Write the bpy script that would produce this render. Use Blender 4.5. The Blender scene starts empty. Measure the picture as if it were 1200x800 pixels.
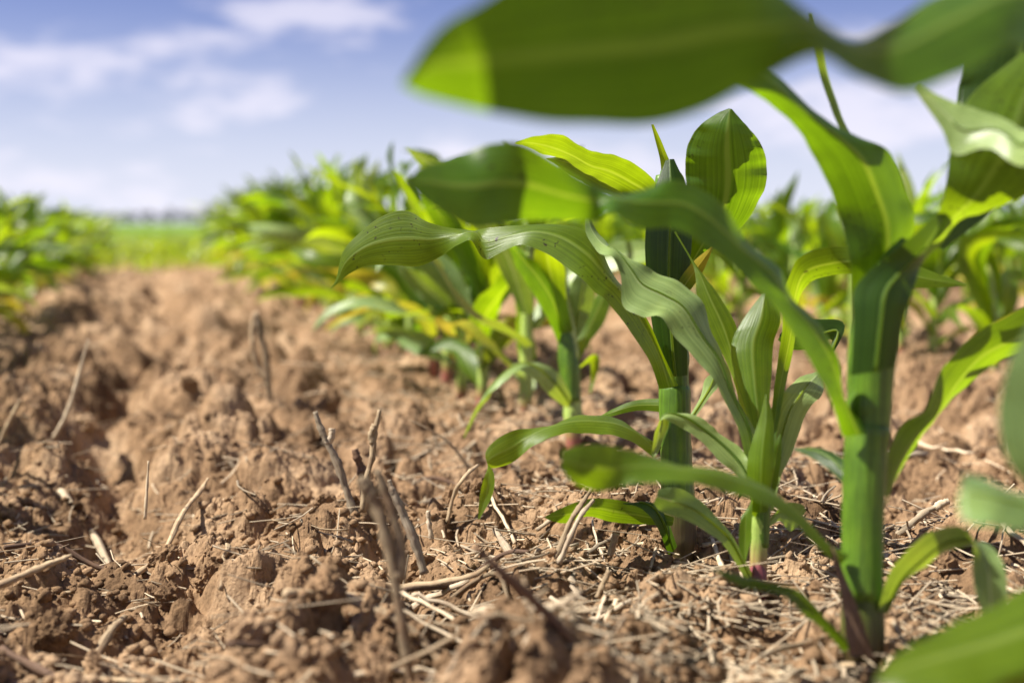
import bpy, math, random
import numpy as np
from mathutils import Vector, Matrix

random.seed(7)
RNG = np.random.default_rng(11)
sc = bpy.context.scene
col = sc.collection

# ------------------------------------------------------------------ camera
F = 1667.0                       # focal length in pixels of the 1200 x 800 photograph
CAM = Vector((0.0, 0.0, 0.22))   # low, between two rows
YAW, PITCH = math.radians(13.8), math.atan(138.0 / F)
FW = Vector((math.sin(YAW) * math.cos(PITCH), math.cos(YAW) * math.cos(PITCH), -math.sin(PITCH)))
RT = Vector((math.cos(YAW), -math.sin(YAW), 0.0))
UP = RT.cross(FW)
cd = bpy.data.cameras.new('camera')
cam = bpy.data.objects.new('camera', cd)
col.objects.link(cam)
cam.matrix_world = Matrix(((RT.x, UP.x, -FW.x, CAM.x), (RT.y, UP.y, -FW.y, CAM.y),
                           (RT.z, UP.z, -FW.z, CAM.z), (0, 0, 0, 1)))
cd.lens, cd.sensor_width = 50.0, 36.0
cd.clip_start, cd.clip_end = 0.02, 6000.0
cd.dof.use_dof = True
cd.dof.focus_distance = 0.98
cd.dof.aperture_fstop = 4.6
sc.camera = cam

# ------------------------------------------------------------------ sky, sun, exposure
SUN_EL = math.radians(53)
fh = Vector((math.sin(YAW), math.cos(YAW), 0))
sun_h = (-RT * math.cos(math.radians(6)) - fh * math.sin(math.radians(6))).normalized()   # high on the left
to_sun = (sun_h * math.cos(SUN_EL) + Vector((0, 0, math.sin(SUN_EL)))).normalized()

def N(nt, typ, **kw):
    n = nt.nodes.new(typ)
    for k, v in kw.items():
        if k == 'inp':
            for i, val in v.items():
                n.inputs[i].default_value = val
        else:
            setattr(n, k, v)
    return n

def ramp(nt, stops, interp='LINEAR'):
    r = nt.nodes.new('ShaderNodeValToRGB')
    r.color_ramp.interpolation = interp
    el = r.color_ramp.elements
    while len(el) < len(stops):
        el.new(0.5)
    for e, (p, c) in zip(el, stops):
        e.position = p
        e.color = (c[0], c[1], c[2], 1) if len(c) == 3 else c
    return r

w = bpy.data.worlds.new('World')
sc.world = w
w.use_nodes = True
nt = w.node_tree
nt.nodes.clear()
out = N(nt, 'ShaderNodeOutputWorld')
bg = N(nt, 'ShaderNodeBackground', inp={1: 0.05})
sky = N(nt, 'ShaderNodeTexSky', sky_type='NISHITA', sun_disc=False)
sky.sun_elevation = SUN_EL
sky.sun_rotation = math.atan2(to_sun.x, to_sun.y)
sky.altitude = 400
sky.air_density = 0.9
sky.dust_density = 0.6
sky.ozone_density = 3.0
tc = N(nt, 'ShaderNodeTexCoord')
# cloud banks: noise over the direction, flattened towards the horizon
mp = N(nt, 'ShaderNodeMapping')
mp.inputs['Scale'].default_value = (1.0, 1.0, 3.3)
mp.inputs['Location'].default_value = (3.13, 1.7, 0.35)
nt.links.new(tc.outputs['Generated'], mp.inputs['Vector'])
n1 = N(nt, 'ShaderNodeTexNoise', inp={'Scale': 9.5, 'Detail': 6.0, 'Roughness': 0.55})
nt.links.new(mp.outputs[0], n1.inputs['Vector'])
cr = ramp(nt, [(0.49, (0, 0, 0)), (0.66, (1, 1, 1))], 'EASE')
nt.links.new(n1.outputs[0], cr.inputs[0])
mx0 = N(nt, 'ShaderNodeMix', data_type='RGBA', blend_type='MULTIPLY', inp={0: 1.0})
mx0.inputs[7].default_value = (0.84, 0.73, 1.0, 1)      # photograph's violet-leaning sky
nt.links.new(sky.outputs[0], mx0.inputs[6])
mx = N(nt, 'ShaderNodeMix', data_type='RGBA')
mx.inputs[7].default_value = (9.4, 8.9, 10.0, 1)
ml = N(nt, 'ShaderNodeMath', operation='MULTIPLY', inp={1: 0.6})
nt.links.new(cr.outputs[0], ml.inputs[0])
nt.links.new(ml.outputs[0], mx.inputs[0])
# pale band of thicker air low over the horizon, the same all round
sz = N(nt, 'ShaderNodeSeparateXYZ'); nt.links.new(tc.outputs['Generated'], sz.inputs[0])
hz = N(nt, 'ShaderNodeMapRange', interpolation_type='SMOOTHSTEP', inp={1: -0.02, 2: 0.17, 3: 0.8, 4: 0.0}); nt.links.new(sz.outputs[2], hz.inputs[0])
mh = N(nt, 'ShaderNodeMix', data_type='RGBA'); mh.inputs[7].default_value = (8.0, 8.5, 10.0, 1)
nt.links.new(hz.outputs[0], mh.inputs[0]); nt.links.new(mx0.outputs[2], mh.inputs[6])
nt.links.new(mh.outputs[2], mx.inputs[6])
nt.links.new(mx.outputs[2], bg.inputs[0])
nt.links.new(bg.outputs[0], out.inputs[0])

sl = bpy.data.lights.new('sun', 'SUN')
sl.energy, sl.angle, sl.color = 5.0, math.radians(0.53), (1.0, 0.95, 0.86)
sun = bpy.data.objects.new('sun', sl)
sun.rotation_euler = (-to_sun).to_track_quat('-Z', 'Y').to_euler()
sun.location = (-3, -1, 5)
col.objects.link(sun)
vs = sc.view_settings
vs.view_transform, vs.look, vs.exposure, vs.gamma = 'Standard', 'None', 1.15, 1.0
sc.cycles.use_denoising = True
sc.cycles.max_bounces = 8
sc.cycles.diffuse_bounces = 3
sc.cycles.transmission_bounces = 6

# ------------------------------------------------------------------ helpers
def px(x, y, d):
    """point on the ray through photo pixel (x, y) at depth d along the view axis"""
    return CAM + FW * d + RT * ((x - 600) / F * d) + UP * ((400 - y) / F * d)

def on_ground(x, y):
    r = FW + RT * ((x - 600) / F) + UP * ((400 - y) / F)
    t = -CAM.z / r.z
    return Vector(CAM + r * t), t

def tag(o, label=None, cat=None, group=None, kind=None):
    if label: o['label'] = label
    if cat: o['category'] = cat
    if group: o['group'] = group
    if kind: o['kind'] = kind
    return o

def mesh(name, V, Fc, uv=None, smooth=True):
    me = bpy.data.meshes.new(name)
    me.from_pydata([tuple(v) for v in V], [], Fc)
    if uv is not None:
        l = me.uv_layers.new(name='UVMap')
        idx = np.empty(len(me.loops), dtype=np.int32)
        me.loops.foreach_get('vertex_index', idx)
        l.data.foreach_set('uv', np.asarray(uv, dtype=np.float32)[idx].ravel())
    if smooth:
        me.polygons.foreach_set('use_smooth', [True] * len(me.polygons))
    me.update()
    return me

def obj(name, me, mat=None, parent=None, loc=None):
    o = bpy.data.objects.new(name, me)
    if mat is not None and not len(me.materials):
        me.materials.append(mat)
    col.objects.link(o)
    if parent is not None: o.parent = parent
    if loc is not None: o.location = loc
    return o

def empty(name, loc):
    o = bpy.data.objects.new(name, None)
    o.empty_display_size = 0.03
    o.location = loc
    col.objects.link(o)
    return o

# --- numpy noise
def h32(ix, iy, seed):
    a = (ix.astype(np.int64) * 374761393 + iy.astype(np.int64) * 668265263 + seed * 974711) & 0xFFFFFFFF
    a = ((a ^ (a >> 13)) * 1274126177) & 0xFFFFFFFF
    a = ((a ^ (a >> 15)) * 2246822519) & 0xFFFFFFFF
    return ((a ^ (a >> 16)) & 0xFFFFFF) / float(0xFFFFFF)

def vnoise(x, y, seed):
    ix, iy = np.floor(x), np.floor(y)
    fx, fy = x - ix, y - iy
    ux, uy = fx * fx * (3 - 2 * fx), fy * fy * (3 - 2 * fy)
    a, b = h32(ix, iy, seed), h32(ix + 1, iy, seed)
    c, d = h32(ix, iy + 1, seed), h32(ix + 1, iy + 1, seed)
    return (a + (b - a) * ux) * (1 - uy) + (c + (d - c) * ux) * uy - 0.5

def clods(x, y, s, seed, prob):
    """lumps: the highest of irregular, flat-topped bumps on a jittered grid of cell s (height in units of s)"""
    wx = x + vnoise(x / s * 1.7, y / s * 1.7, seed + 5) * s * 0.55
    wy = y + vnoise(x / s * 1.7, y / s * 1.7, seed + 6) * s * 0.55
    gx, gy = np.floor(wx / s), np.floor(wy / s)
    best = np.zeros_like(x)
    for i in (-1, 0, 1):
        for j in (-1, 0, 1):
            cx, cy = gx + i, gy + j
            r1, r2 = h32(cx, cy, seed), h32(cx, cy, seed + 1)
            r3, r4 = h32(cx, cy, seed + 2), h32(cx, cy, seed + 3)
            dx, dy = wx / s - cx - r1, wy / s - cy - r2
            rad = (0.35 + 0.45 * r4) * (r3 < prob)
            q = 1 - (dx * dx + dy * dy) / np.maximum(rad * rad, 1e-6)
            tilt = 1 + 0.5 * (dx * (r1 - .5) + dy * (r2 - .5))
            best = np.maximum(best, np.where(q > 0, rad * np.power(np.maximum(q, 0), 0.6) * tilt, 0))
    return best

def terrain(x, y):
    x, y = np.asarray(x, float), np.asarray(y, float)
    rr = np.hypot(x, y)
    z = -0.026 * np.clip(rr - 6.2, 0, 10)
    near = np.clip(1.6 - rr / 9, 0, 1)
    row = np.cos(2 * np.pi * (x - 0.385) / 0.77)
    inrow = np.clip(row, 0, 1)
    z += 0.010 * row * near
    xt = -0.025 + 0.07 * vnoise(y * 2.3, y * 0, 3) + 0.06 * vnoise(y * 9, y * 0, 4)
    wid = 0.06 * (1 + 0.8 * vnoise(y * 5, y * 0, 8))
    z += near * (-0.038 * np.exp(-((x - xt) / wid) ** 2) * (1 + 1.6 * vnoise(y * 7, y * 0, 9)))
    z += near * 0.016 * np.exp(-((x - 0.075) / 0.06) ** 2)
    rough = near * (1 - 0.45 * inrow)
    z += 0.018 * vnoise(x * 7, y * 7, 21) * near + 0.012 * vnoise(x * 19, y * 19, 22) * rough
    z += rough * (0.44 * 0.13 * clods(x, y, 0.13, 40, 0.42) + 0.58 * 0.062 * clods(x, y, 0.062, 50, 0.42)
                  + 0.5 * 0.028 * clods(x, y, 0.028, 60, 0.5))
    z += near * 0.5 * 0.012 * clods(x, y, 0.012, 70, 0.55)
    wx, wy = x + 0.012 * vnoise(x * 40, y * 40, 31), y + 0.012 * vnoise(x * 40, y * 40, 32)
    crumb = 0.6 + 0.9 * np.clip(vnoise(x * 12, y * 12, 33) + 0.45, 0, 1)
    z += near * crumb * (0.017 * np.abs(vnoise(wx * 38, wy * 38, 25)) + 0.008 * np.abs(vnoise(wx * 90, wy * 90, 23))
                 + 0.0048 * np.abs(vnoise(wx * 190, wy * 190, 24)) + 0.0026 * np.abs(vnoise(wx * 400, wy * 400, 26)))
    z -= near * 0.06 * np.exp(-(vnoise(wx * 16, wy * 16, 34) / 0.06) ** 2) * (1 - 0.7 * inrow) * np.clip(vnoise(x * 6, y * 6, 35) + 0.3, 0, 1) # cracks between clods
    # crumbly mound beside the plant in focus
    m, _ = on_ground(690, 600)
    z += 0.022 * np.exp(-(((x - m.x) / 0.06) ** 2 + ((y - m.y) / 0.06) ** 2))
    m, _ = on_ground(590, 560)
    z += 0.012 * np.exp(-(((x - m.x) / 0.05) ** 2 + ((y - m.y) / 0.07) ** 2))
    return z - 0.030 * near

def gz(x, y):
    return float(terrain(np.array([x]), np.array([y]))[0])

# ------------------------------------------------------------------ materials
def new_mat(name):
    m = bpy.data.materials.new(name)
    m.use_nodes = True
    m.node_tree.nodes.clear()
    return m, m.node_tree

def soil_material(name, far=False):
    m, nt = new_mat(name)
    o = N(nt, 'ShaderNodeOutputMaterial')
    p = N(nt, 'ShaderNodeBsdfPrincipled', inp={'Roughness': 0.95, 'Specular IOR Level': 0.12})
    g = N(nt, 'ShaderNodeNewGeometry')
    a = N(nt, 'ShaderNodeTexNoise', inp={'Scale': 9.0, 'Detail': 8.0, 'Roughness': 0.65})
    b = N(nt, 'ShaderNodeTexNoise', inp={'Scale': 160.0, 'Detail': 4.0, 'Roughness': 0.7})
    for n in (a, b): nt.links.new(g.outputs['Position'], n.inputs['Vector'])
    r = ramp(nt, [(0.32, (0.105, 0.062, 0.033)), (0.50, (0.270, 0.170, 0.094)), (0.70, (0.47, 0.330, 0.205))])
    nt.links.new(a.outputs[0], r.inputs[0])
    r2 = ramp(nt, [(0.34, (0.42, 0.38, 0.36)), (0.48, (1, 1, 1)), (0.68, (1.35, 1.33, 1.3))])
    nt.links.new(b.outputs[0], r2.inputs[0])
    mu = N(nt, 'ShaderNodeMix', data_type='RGBA', blend_type='MULTIPLY', inp={0: 0.75})
    nt.links.new(r.outputs[0], mu.inputs[6]); nt.links.new(r2.outputs[0], mu.inputs[7])
    last = mu.outputs[2]
    if far:   # far crop cover closes over the soil
        ln = N(nt, 'ShaderNodeVectorMath', operation='LENGTH')
        nt.links.new(g.outputs['Position'], ln.inputs[0])
        mr = N(nt, 'ShaderNodeMapRange', inp={1: 18.0, 2: 45.0})
        nt.links.new(ln.outputs['Value'], mr.inputs[0])
        gn = N(nt, 'ShaderNodeTexNoise', inp={'Scale': 0.35, 'Detail': 6.0})
        nt.links.new(g.outputs['Position'], gn.inputs['Vector'])
        gr = ramp(nt, [(0.3, (0.07, 0.14, 0.02)), (0.7, (0.16, 0.25, 0.035))])
        nt.links.new(gn.outputs[0], gr.inputs[0])
        mf = N(nt, 'ShaderNodeMix', data_type='RGBA')
        nt.links.new(mr.outputs[0], mf.inputs[0]); nt.links.new(last, mf.inputs[6]); nt.links.new(gr.outputs[0], mf.inputs[7])
        last = mf.outputs[2]
    nt.links.new(last, p.inputs['Base Color'])
    c = N(nt, 'ShaderNodeTexNoise', inp={'Scale': 420.0, 'Detail': 5.0, 'Roughness': 0.7})
    nt.links.new(g.outputs['Position'], c.inputs['Vector'])
    bp = N(nt, 'ShaderNodeBump', inp={'Strength': 0.8, 'Distance': 0.003})
    nt.links.new(c.outputs[0], bp.inputs['Height'])
    nt.links.new(bp.outputs[0], p.inputs['Normal'])
    nt.links.new(p.outputs[0], o.inputs[0])
    return m

def leaf_material(name, top, trans, mid=(0.13, 0.21, 0.045), spots=0.0, tmix=0.46, rough=0.38, yellow=0.0, sheen=(0.2, 0.3, 0.2)):
    m, nt = new_mat(name)
    L = nt.links.new
    o = N(nt, 'ShaderNodeOutputMaterial')
    uv = N(nt, 'ShaderNodeUVMap')
    sx = N(nt, 'ShaderNodeSeparateXYZ')
    L(uv.outputs[0], sx.inputs[0])
    g = N(nt, 'ShaderNodeNewGeometry')
    oi = N(nt, 'ShaderNodeObjectInfo')
    # blotchy colour over the blade
    nz = N(nt, 'ShaderNodeTexNoise', inp={'Scale': 22.0, 'Detail': 5.0, 'Roughness': 0.6})
    L(g.outputs['Position'], nz.inputs['Vector'])
    vr = ramp(nt, [(0.3, (0.72, 0.74, 0.66)), (0.5, (1, 1, 1)), (0.72, (1.28, 1.18, 1.05))])
    L(nz.outputs[0], vr.inputs[0])
    # parallel veins: stripes across the blade
    cb = N(nt, 'ShaderNodeCombineXYZ')
    m1 = N(nt, 'ShaderNodeMath', operation='MULTIPLY', inp={1: 34.0}); L(sx.outputs[0], m1.inputs[0])
    m2 = N(nt, 'ShaderNodeMath', operation='MULTIPLY', inp={1: 0.9}); L(sx.outputs[1], m2.inputs[0])
    L(m1.outputs[0], cb.inputs[0]); L(m2.outputs[0], cb.inputs[1]); L(oi.outputs['Random'], cb.inputs[2])
    st = N(nt, 'ShaderNodeTexNoise', inp={'Scale': 1.0, 'Detail': 2.0, 'Roughness': 0.6})
    L(cb.outputs[0], st.inputs['Vector'])
    sr = ramp(nt, [(0.35, (0.78, 0.80, 0.74)), (0.65, (1.16, 1.14, 1.2))])
    L(st.outputs[0], sr.inputs[0])
    var = N(nt, 'ShaderNodeMix', data_type='RGBA', blend_type='MULTIPLY', inp={0: 1.0})
    L(vr.outputs[0], var.inputs[6]); L(sr.outputs[0], var.inputs[7])
    # midrib mask
    d1 = N(nt, 'ShaderNodeMath', operation='SUBTRACT', inp={1: 0.5}); L(sx.outputs[0], d1.inputs[0])
    d2 = N(nt, 'ShaderNodeMath', operation='ABSOLUTE'); L(d1.outputs[0], d2.inputs[0])
    mm = N(nt, 'ShaderNodeMapRange', inp={1: 0.022, 2: 0.05, 3: 0.75, 4: 0.0}); L(d2.outputs[0], mm.inputs[0])
    em = N(nt, 'ShaderNodeMapRange', inp={1: 0.478, 2: 0.495, 3: 0.0, 4: 0.45}); L(d2.outputs[0], em.inputs[0])
    ma = N(nt, 'ShaderNodeMath', operation='MAXIMUM'); L(mm.outputs[0], ma.inputs[0]); L(em.outputs[0], ma.inputs[1])

    def tinted(c, midc):
        a = N(nt, 'ShaderNodeMix', data_type='RGBA', blend_type='MULTIPLY', inp={0: 1.0})
        a.inputs[6].default_value = (*c, 1)
        L(var.outputs[2], a.inputs[7])
        h = N(nt, 'ShaderNodeHueSaturation')
        hr = N(nt, 'ShaderNodeMapRange', inp={3: 0.485, 4: 0.512}); L(oi.outputs['Random'], hr.inputs[0])
        L(hr.outputs[0], h.inputs['Hue'])
        hv = N(nt, 'ShaderNodeMapRange', inp={3: 1.15, 4: 0.85}); L(oi.outputs['Random'], hv.inputs[0])
        L(hv.outputs[0], h.inputs['Value'])
        L(a.outputs[2], h.inputs['Color'])
        b = N(nt, 'ShaderNodeMix', data_type='RGBA')
        b.inputs[7].default_value = (*midc, 1)
        L(ma.outputs[0], b.inputs[0]); L(h.outputs[0], b.inputs[6])
        last = b.outputs[2]
        if yellow > 0:     # blades going yellow towards the tip
            yn = N(nt, 'ShaderNodeMath', operation='ADD'); L(sx.outputs[1], yn.inputs[0]); L(nz.outputs[0], yn.inputs[1])
            ym = N(nt, 'ShaderNodeMapRange', inp={1: 0.75, 2: 1.25, 3: 0.0, 4: yellow}); L(yn.outputs[0], ym.inputs[0])
            yb = N(nt, 'ShaderNodeMix', data_type='RGBA'); yb.inputs[7].default_value = (0.52, 0.40, 0.03, 1)
            L(ym.outputs[0], yb.inputs[0]); L(last, yb.inputs[6]); last = yb.outputs[2]
        if spots > 0:
            sn = N(nt, 'ShaderNodeTexNoise', inp={'Scale': 330.0, 'Detail': 1.0}); L(g.outputs['Position'], sn.inputs['Vector'])
            sm = N(nt, 'ShaderNodeTexNoise', inp={'Scale': 26.0, 'Detail': 2.0}); L(g.outputs['Position'], sm.inputs['Vector'])
            s1 = N(nt, 'ShaderNodeMapRange', inp={1: 0.66, 2: 0.72}); L(sn.outputs[0], s1.inputs[0])
            s2 = N(nt, 'ShaderNodeMapRange', inp={1: 0.5, 2: 0.6}); L(sm.outputs[0], s2.inputs[0])
            s3 = N(nt, 'ShaderNodeMath', operation='MULTIPLY'); L(s1.outputs[0], s3.inputs[0]); L(s2.outputs[0], s3.inputs[1])
            s4 = N(nt, 'ShaderNodeMath', operation='MULTIPLY', inp={1: spots}); L(s3.outputs[0], s4.inputs[0])
            sb = N(nt, 'ShaderNodeMix', data_type='RGBA'); sb.inputs[7].default_value = (0.035, 0.025, 0.008, 1)
            L(s4.outputs[0], sb.inputs[0]); L(last, sb.inputs[6]); last = sb.outputs[2]
        return last
    p = N(nt, 'ShaderNodeBsdfPrincipled', inp={'Roughness': rough, 'Specular IOR Level': 0.42})
    L(tinted(top, mid), p.inputs['Base Color'])
    t = N(nt, 'ShaderNodeBsdfTranslucent')
    L(tinted(trans, (min(0.9, trans[0] * 1.6), min(0.9, trans[1] * 1.3), trans[2] * 8)), t.inputs[0])
    bh = N(nt, 'ShaderNodeMath', operation='ADD'); L(st.outputs[0], bh.inputs[0]); L(mm.outputs[0], bh.inputs[1])
    bp = N(nt, 'ShaderNodeBump', inp={'Strength': 0.32, 'Distance': 0.0012}); L(bh.outputs[0], bp.inputs['Height'])
    L(bp.outputs[0], p.inputs['Normal'])
    x = N(nt, 'ShaderNodeMixShader', inp={0: tmix})
    L(p.outputs[0], x.inputs[1]); L(t.outputs[0], x.inputs[2]); L(x.outputs[0], o.inputs[0])
    return m

def stalk_material(name, c, low=None, lowz=0.03):
    m, nt = new_mat(name)
    L = nt.links.new
    o = N(nt, 'ShaderNodeOutputMaterial')
    p = N(nt, 'ShaderNodeBsdfPrincipled', inp={'Roughness': 0.42, 'Specular IOR Level': 0.5, 'Subsurface Weight': 0.12, 'Subsurface Scale': 0.01})
    p.inputs['Subsurface Radius'].default_value = (0.6, 1.0, 0.1)
    g = N(nt, 'ShaderNodeTexCoord')
    mpn = N(nt, 'ShaderNodeMapping'); mpn.inputs['Scale'].default_value = (520, 520, 6)
    L(g.outputs['Object'], mpn.inputs[0])
    n = N(nt, 'ShaderNodeTexNoise', inp={'Scale': 1.0, 'Detail': 4.0}); L(mpn.outputs[0], n.inputs['Vector'])
    nb = N(nt, 'ShaderNodeTexNoise', inp={'Scale': 45.0, 'Detail': 5.0, 'Roughness': 0.65}); L(g.outputs['Object'], nb.inputs['Vector'])
    rb = ramp(nt, [(0.3, (0.65, 0.7, 0.6)), (0.5, (1, 1, 1)), (0.66, (1.25, 1.15, 1.1)), (0.72, (0.75, 0.55, 0.8))]); L(nb.outputs[0], rb.inputs[0])
    r = ramp(nt, [(0.3, tuple(v * 0.6 for v in c)), (0.7, tuple(v * 1.4 for v in c))]); L(n.outputs[0], r.inputs[0])
    mb = N(nt, 'ShaderNodeMix', data_type='RGBA', blend_type='MULTIPLY', inp={0: 1.0}); L(r.outputs[0], mb.inputs[6]); L(rb.outputs[0], mb.inputs[7])
    last = mb.outputs[2]
    if low:
        s = N(nt, 'ShaderNodeSeparateXYZ'); L(g.outputs['Object'], s.inputs[0])
        mr = N(nt, 'ShaderNodeMapRange', inp={1: lowz * 0.35, 2: lowz, 3: 0.85, 4: 0.0}); L(s.outputs[2], mr.inputs[0])
        b = N(nt, 'ShaderNodeMix', data_type='RGBA'); b.inputs[7].default_value = (*low, 1)
        L(mr.outputs[0], b.inputs[0]); L(last, b.inputs[6]); last = b.outputs[2]
    L(last, p.inputs['Base Color'])
    bp = N(nt, 'ShaderNodeBump', inp={'Strength': 0.5, 'Distance': 0.0012}); L(n.outputs[0], bp.inputs['Height']); L(bp.outputs[0], p.inputs['Normal'])
    L(p.outputs[0], o.inputs[0])
    return m

def dry_material(name, c1, c2, rough=0.75, dirt=0.5):
    m, nt = new_mat(name)
    L = nt.links.new
    o = N(nt, 'ShaderNodeOutputMaterial')
    p = N(nt, 'ShaderNodeBsdfPrincipled', inp={'Roughness': rough, 'Specular IOR Level': 0.25})
    uv = N(nt, 'ShaderNodeUVMap')
    mpn = N(nt, 'ShaderNodeMapping'); mpn.inputs['Scale'].default_value = (16, 1.5, 1)
    L(uv.outputs[0], mpn.inputs[0])
    oi = N(nt, 'ShaderNodeObjectInfo')
    n = N(nt, 'ShaderNodeTexNoise', inp={'Scale': 1.0, 'Detail': 5.0, 'Roughness': 0.65}); L(mpn.outputs[0], n.inputs['Vector'])
    r = ramp(nt, [(0.3, c1), (0.62, c2)]); L(n.outputs[0], r.inputs[0])
    h = N(nt, 'ShaderNodeHueSaturation')
    gi = N(nt, 'ShaderNodeNewGeometry')
    ra = N(nt, 'ShaderNodeMath', operation='ADD'); L(oi.outputs['Random'], ra.inputs[0]); L(gi.outputs['Random Per Island'], ra.inputs[1])
    rf = N(nt, 'ShaderNodeMath', operation='FRACT'); L(ra.outputs[0], rf.inputs[0])
    hv = N(nt, 'ShaderNodeMapRange', inp={3: 0.5, 4: 1.2}); L(rf.outputs[0], hv.inputs[0]); L(hv.outputs[0], h.inputs['Value'])
    L(r.outputs[0], h.inputs['Color'])
    g = N(nt, 'ShaderNodeNewGeometry')
    d = N(nt, 'ShaderNodeTexNoise', inp={'Scale': 90.0, 'Detail': 4.0}); L(g.outputs['Position'], d.inputs['Vector'])
    dm = N(nt, 'ShaderNodeMapRange', inp={1: 0.5, 2: 0.64, 3: 0.0, 4: dirt}); L(d.outputs[0], dm.inputs[0])
    b = N(nt, 'ShaderNodeMix', data_type='RGBA'); b.inputs[7].default_value = (0.17, 0.09, 0.045, 1)
    L(dm.outputs[0], b.inputs[0]); L(h.outputs[0], b.inputs[6])
    L(b.outputs[2], p.inputs['Base Color'])
    bp = N(nt, 'ShaderNodeBump', inp={'Strength': 0.6, 'Distance': 0.0012}); L(n.outputs[0], bp.inputs['Height']); L(bp.outputs[0], p.inputs['Normal'])
    L(p.outputs[0], o.inputs[0])
    return m

M = {}
M['soil'] = soil_material('soil', far=True)
M['clod'] = soil_material('clod')
GT, GTR = (0.046, 0.112, 0.009), (0.32, 0.52, 0.004)
M['leaf'] = leaf_material('leaf', GT, GTR, spots=0.7)
M['leaf_spot'] = leaf_material('leaf_spotted', (0.052, 0.118, 0.009), (0.35, 0.53, 0.004), spots=1.0)
M['leaf_pale'] = leaf_material('leaf_glaucous', (0.22, 0.32, 0.11), (0.38, 0.52, 0.02), mid=(0.34, 0.42, 0.2), spots=0.4, tmix=0.34, rough=0.33)
M['leaf_lime'] = leaf_material('leaf_lime', (0.065, 0.135, 0.008), (0.42, 0.60, 0.004), tmix=0.5)
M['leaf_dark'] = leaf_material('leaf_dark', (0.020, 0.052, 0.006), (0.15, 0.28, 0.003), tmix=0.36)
M['leaf_yellow'] = leaf_material('leaf_yellowing', (0.16, 0.24, 0.02), (0.45, 0.50, 0.015), yellow=0.9, tmix=0.45)
M['rib'] = leaf_material('midrib', (0.12, 0.20, 0.04), (0.50, 0.62, 0.06), mid=(0.14, 0.22, 0.05), tmix=0.62)
M['stalk'] = stalk_material('stalk', (0.070, 0.138, 0.008), low=(0.07, 0.035, 0.02), lowz=0.06)
M['stalk_pale'] = stalk_material('stalk_pale', (0.30, 0.40, 0.09), low=(0.30, 0.055, 0.075), lowz=0.035)
M['sheath'] = stalk_material('sheath', (0.078, 0.155, 0.009))
M['purple'] = stalk_material('purple_base', (0.20, 0.055, 0.06))
M['dead'] = dry_material('dead_sheath', (0.16, 0.085, 0.05), (0.34, 0.22, 0.14), dirt=0.2)
M['straw'] = dry_material('straw', (0.30, 0.22, 0.135), (0.68, 0.55, 0.38), dirt=0.3)
M['stick'] = dry_material('stick', (0.20, 0.135, 0.078), (0.52, 0.39, 0.24), dirt=0.5)
M['bleached'] = dry_material('bleached_stick', (0.27, 0.20, 0.13), (0.60, 0.49, 0.35), dirt=0.35)
M['dark_stick'] = dry_material('dark_stick', (0.055, 0.033, 0.022), (0.16, 0.095, 0.06), dirt=0.4)

# ------------------------------------------------------------------ ground
def build_ground():
    half = math.radians(29)
    th = np.concatenate([np.linspace(-half, half, 900), np.linspace(half, 2 * math.pi - half, 60)[1:-1]])
    r = np.concatenate([[0.03, 0.12, 0.22, 0.32, 0.40], np.exp(np.linspace(math.log(0.45), math.log(6.5), 820)),
                        np.exp(np.linspace(math.log(6.6), math.log(5000), 70))])
    nt_, nr = len(th), len(r)
    R, T = np.meshgrid(r, th, indexing='ij')
    X, Y = R * np.sin(T + YAW), R * np.cos(T + YAW)
    Z = terrain(X, Y)
    V = np.stack([X, Y, Z], -1).reshape(-1, 3)
    i = np.arange(nr - 1)[:, None] * nt_
    j = np.arange(nt_)[None, :]
    j2 = (j + 1) % nt_
    Fq = np.stack([i + j, i + nt_ + j, i + nt_ + j2, i + j2], -1).reshape(-1, 4)
    me = bpy.data.meshes.new('ground')
    me.vertices.add(len(V)); me.vertices.foreach_set('co', V.ravel().astype(np.float32))
    me.loops.add(Fq.size); me.loops.foreach_set('vertex_index', Fq.ravel().astype(np.int32))
    me.polygons.add(len(Fq)); me.polygons.foreach_set('loop_start', (np.arange(len(Fq)) * 4).astype(np.int32))
    me.polygons.foreach_set('use_smooth', np.repeat(r[:-1] > 2.6, nt_))   # crumbly, broken surface near by
    me.update(calc_edges=True)
    o = obj('ground', me, M['soil'])
    tag(o, 'dry crumbly brown field soil between the corn rows', kind='structure')
build_ground()

# ------------------------------------------------------------------ shapes
def catmull(P, n):
    P = np.asarray(P, float)
    m = len(P)
    t = np.linspace(0, m - 1, n)
    k = np.clip(np.floor(t).astype(int), 0, m - 2)
    f = (t - k)[:, None]
    g = lambda q: P[np.clip(q, 0, m - 1)]
    p0, p1, p2, p3 = g(k - 1), P[k], P[k + 1], g(k + 2)
    p0 = np.where((k == 0)[:, None], 2 * p1 - p2, p0)
    p3 = np.where((k + 2 > m - 1)[:, None], 2 * p2 - p1, p3)
    return 0.5 * ((2 * p1) + (-p0 + p2) * f + (2 * p0 - 5 * p1 + 4 * p2 - p3) * f ** 2 + (-p0 + 3 * p1 - 3 * p2 + p3) * f ** 3)

def norm(a):
    return a / np.maximum(np.linalg.norm(a, axis=-1, keepdims=True), 1e-9)

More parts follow.
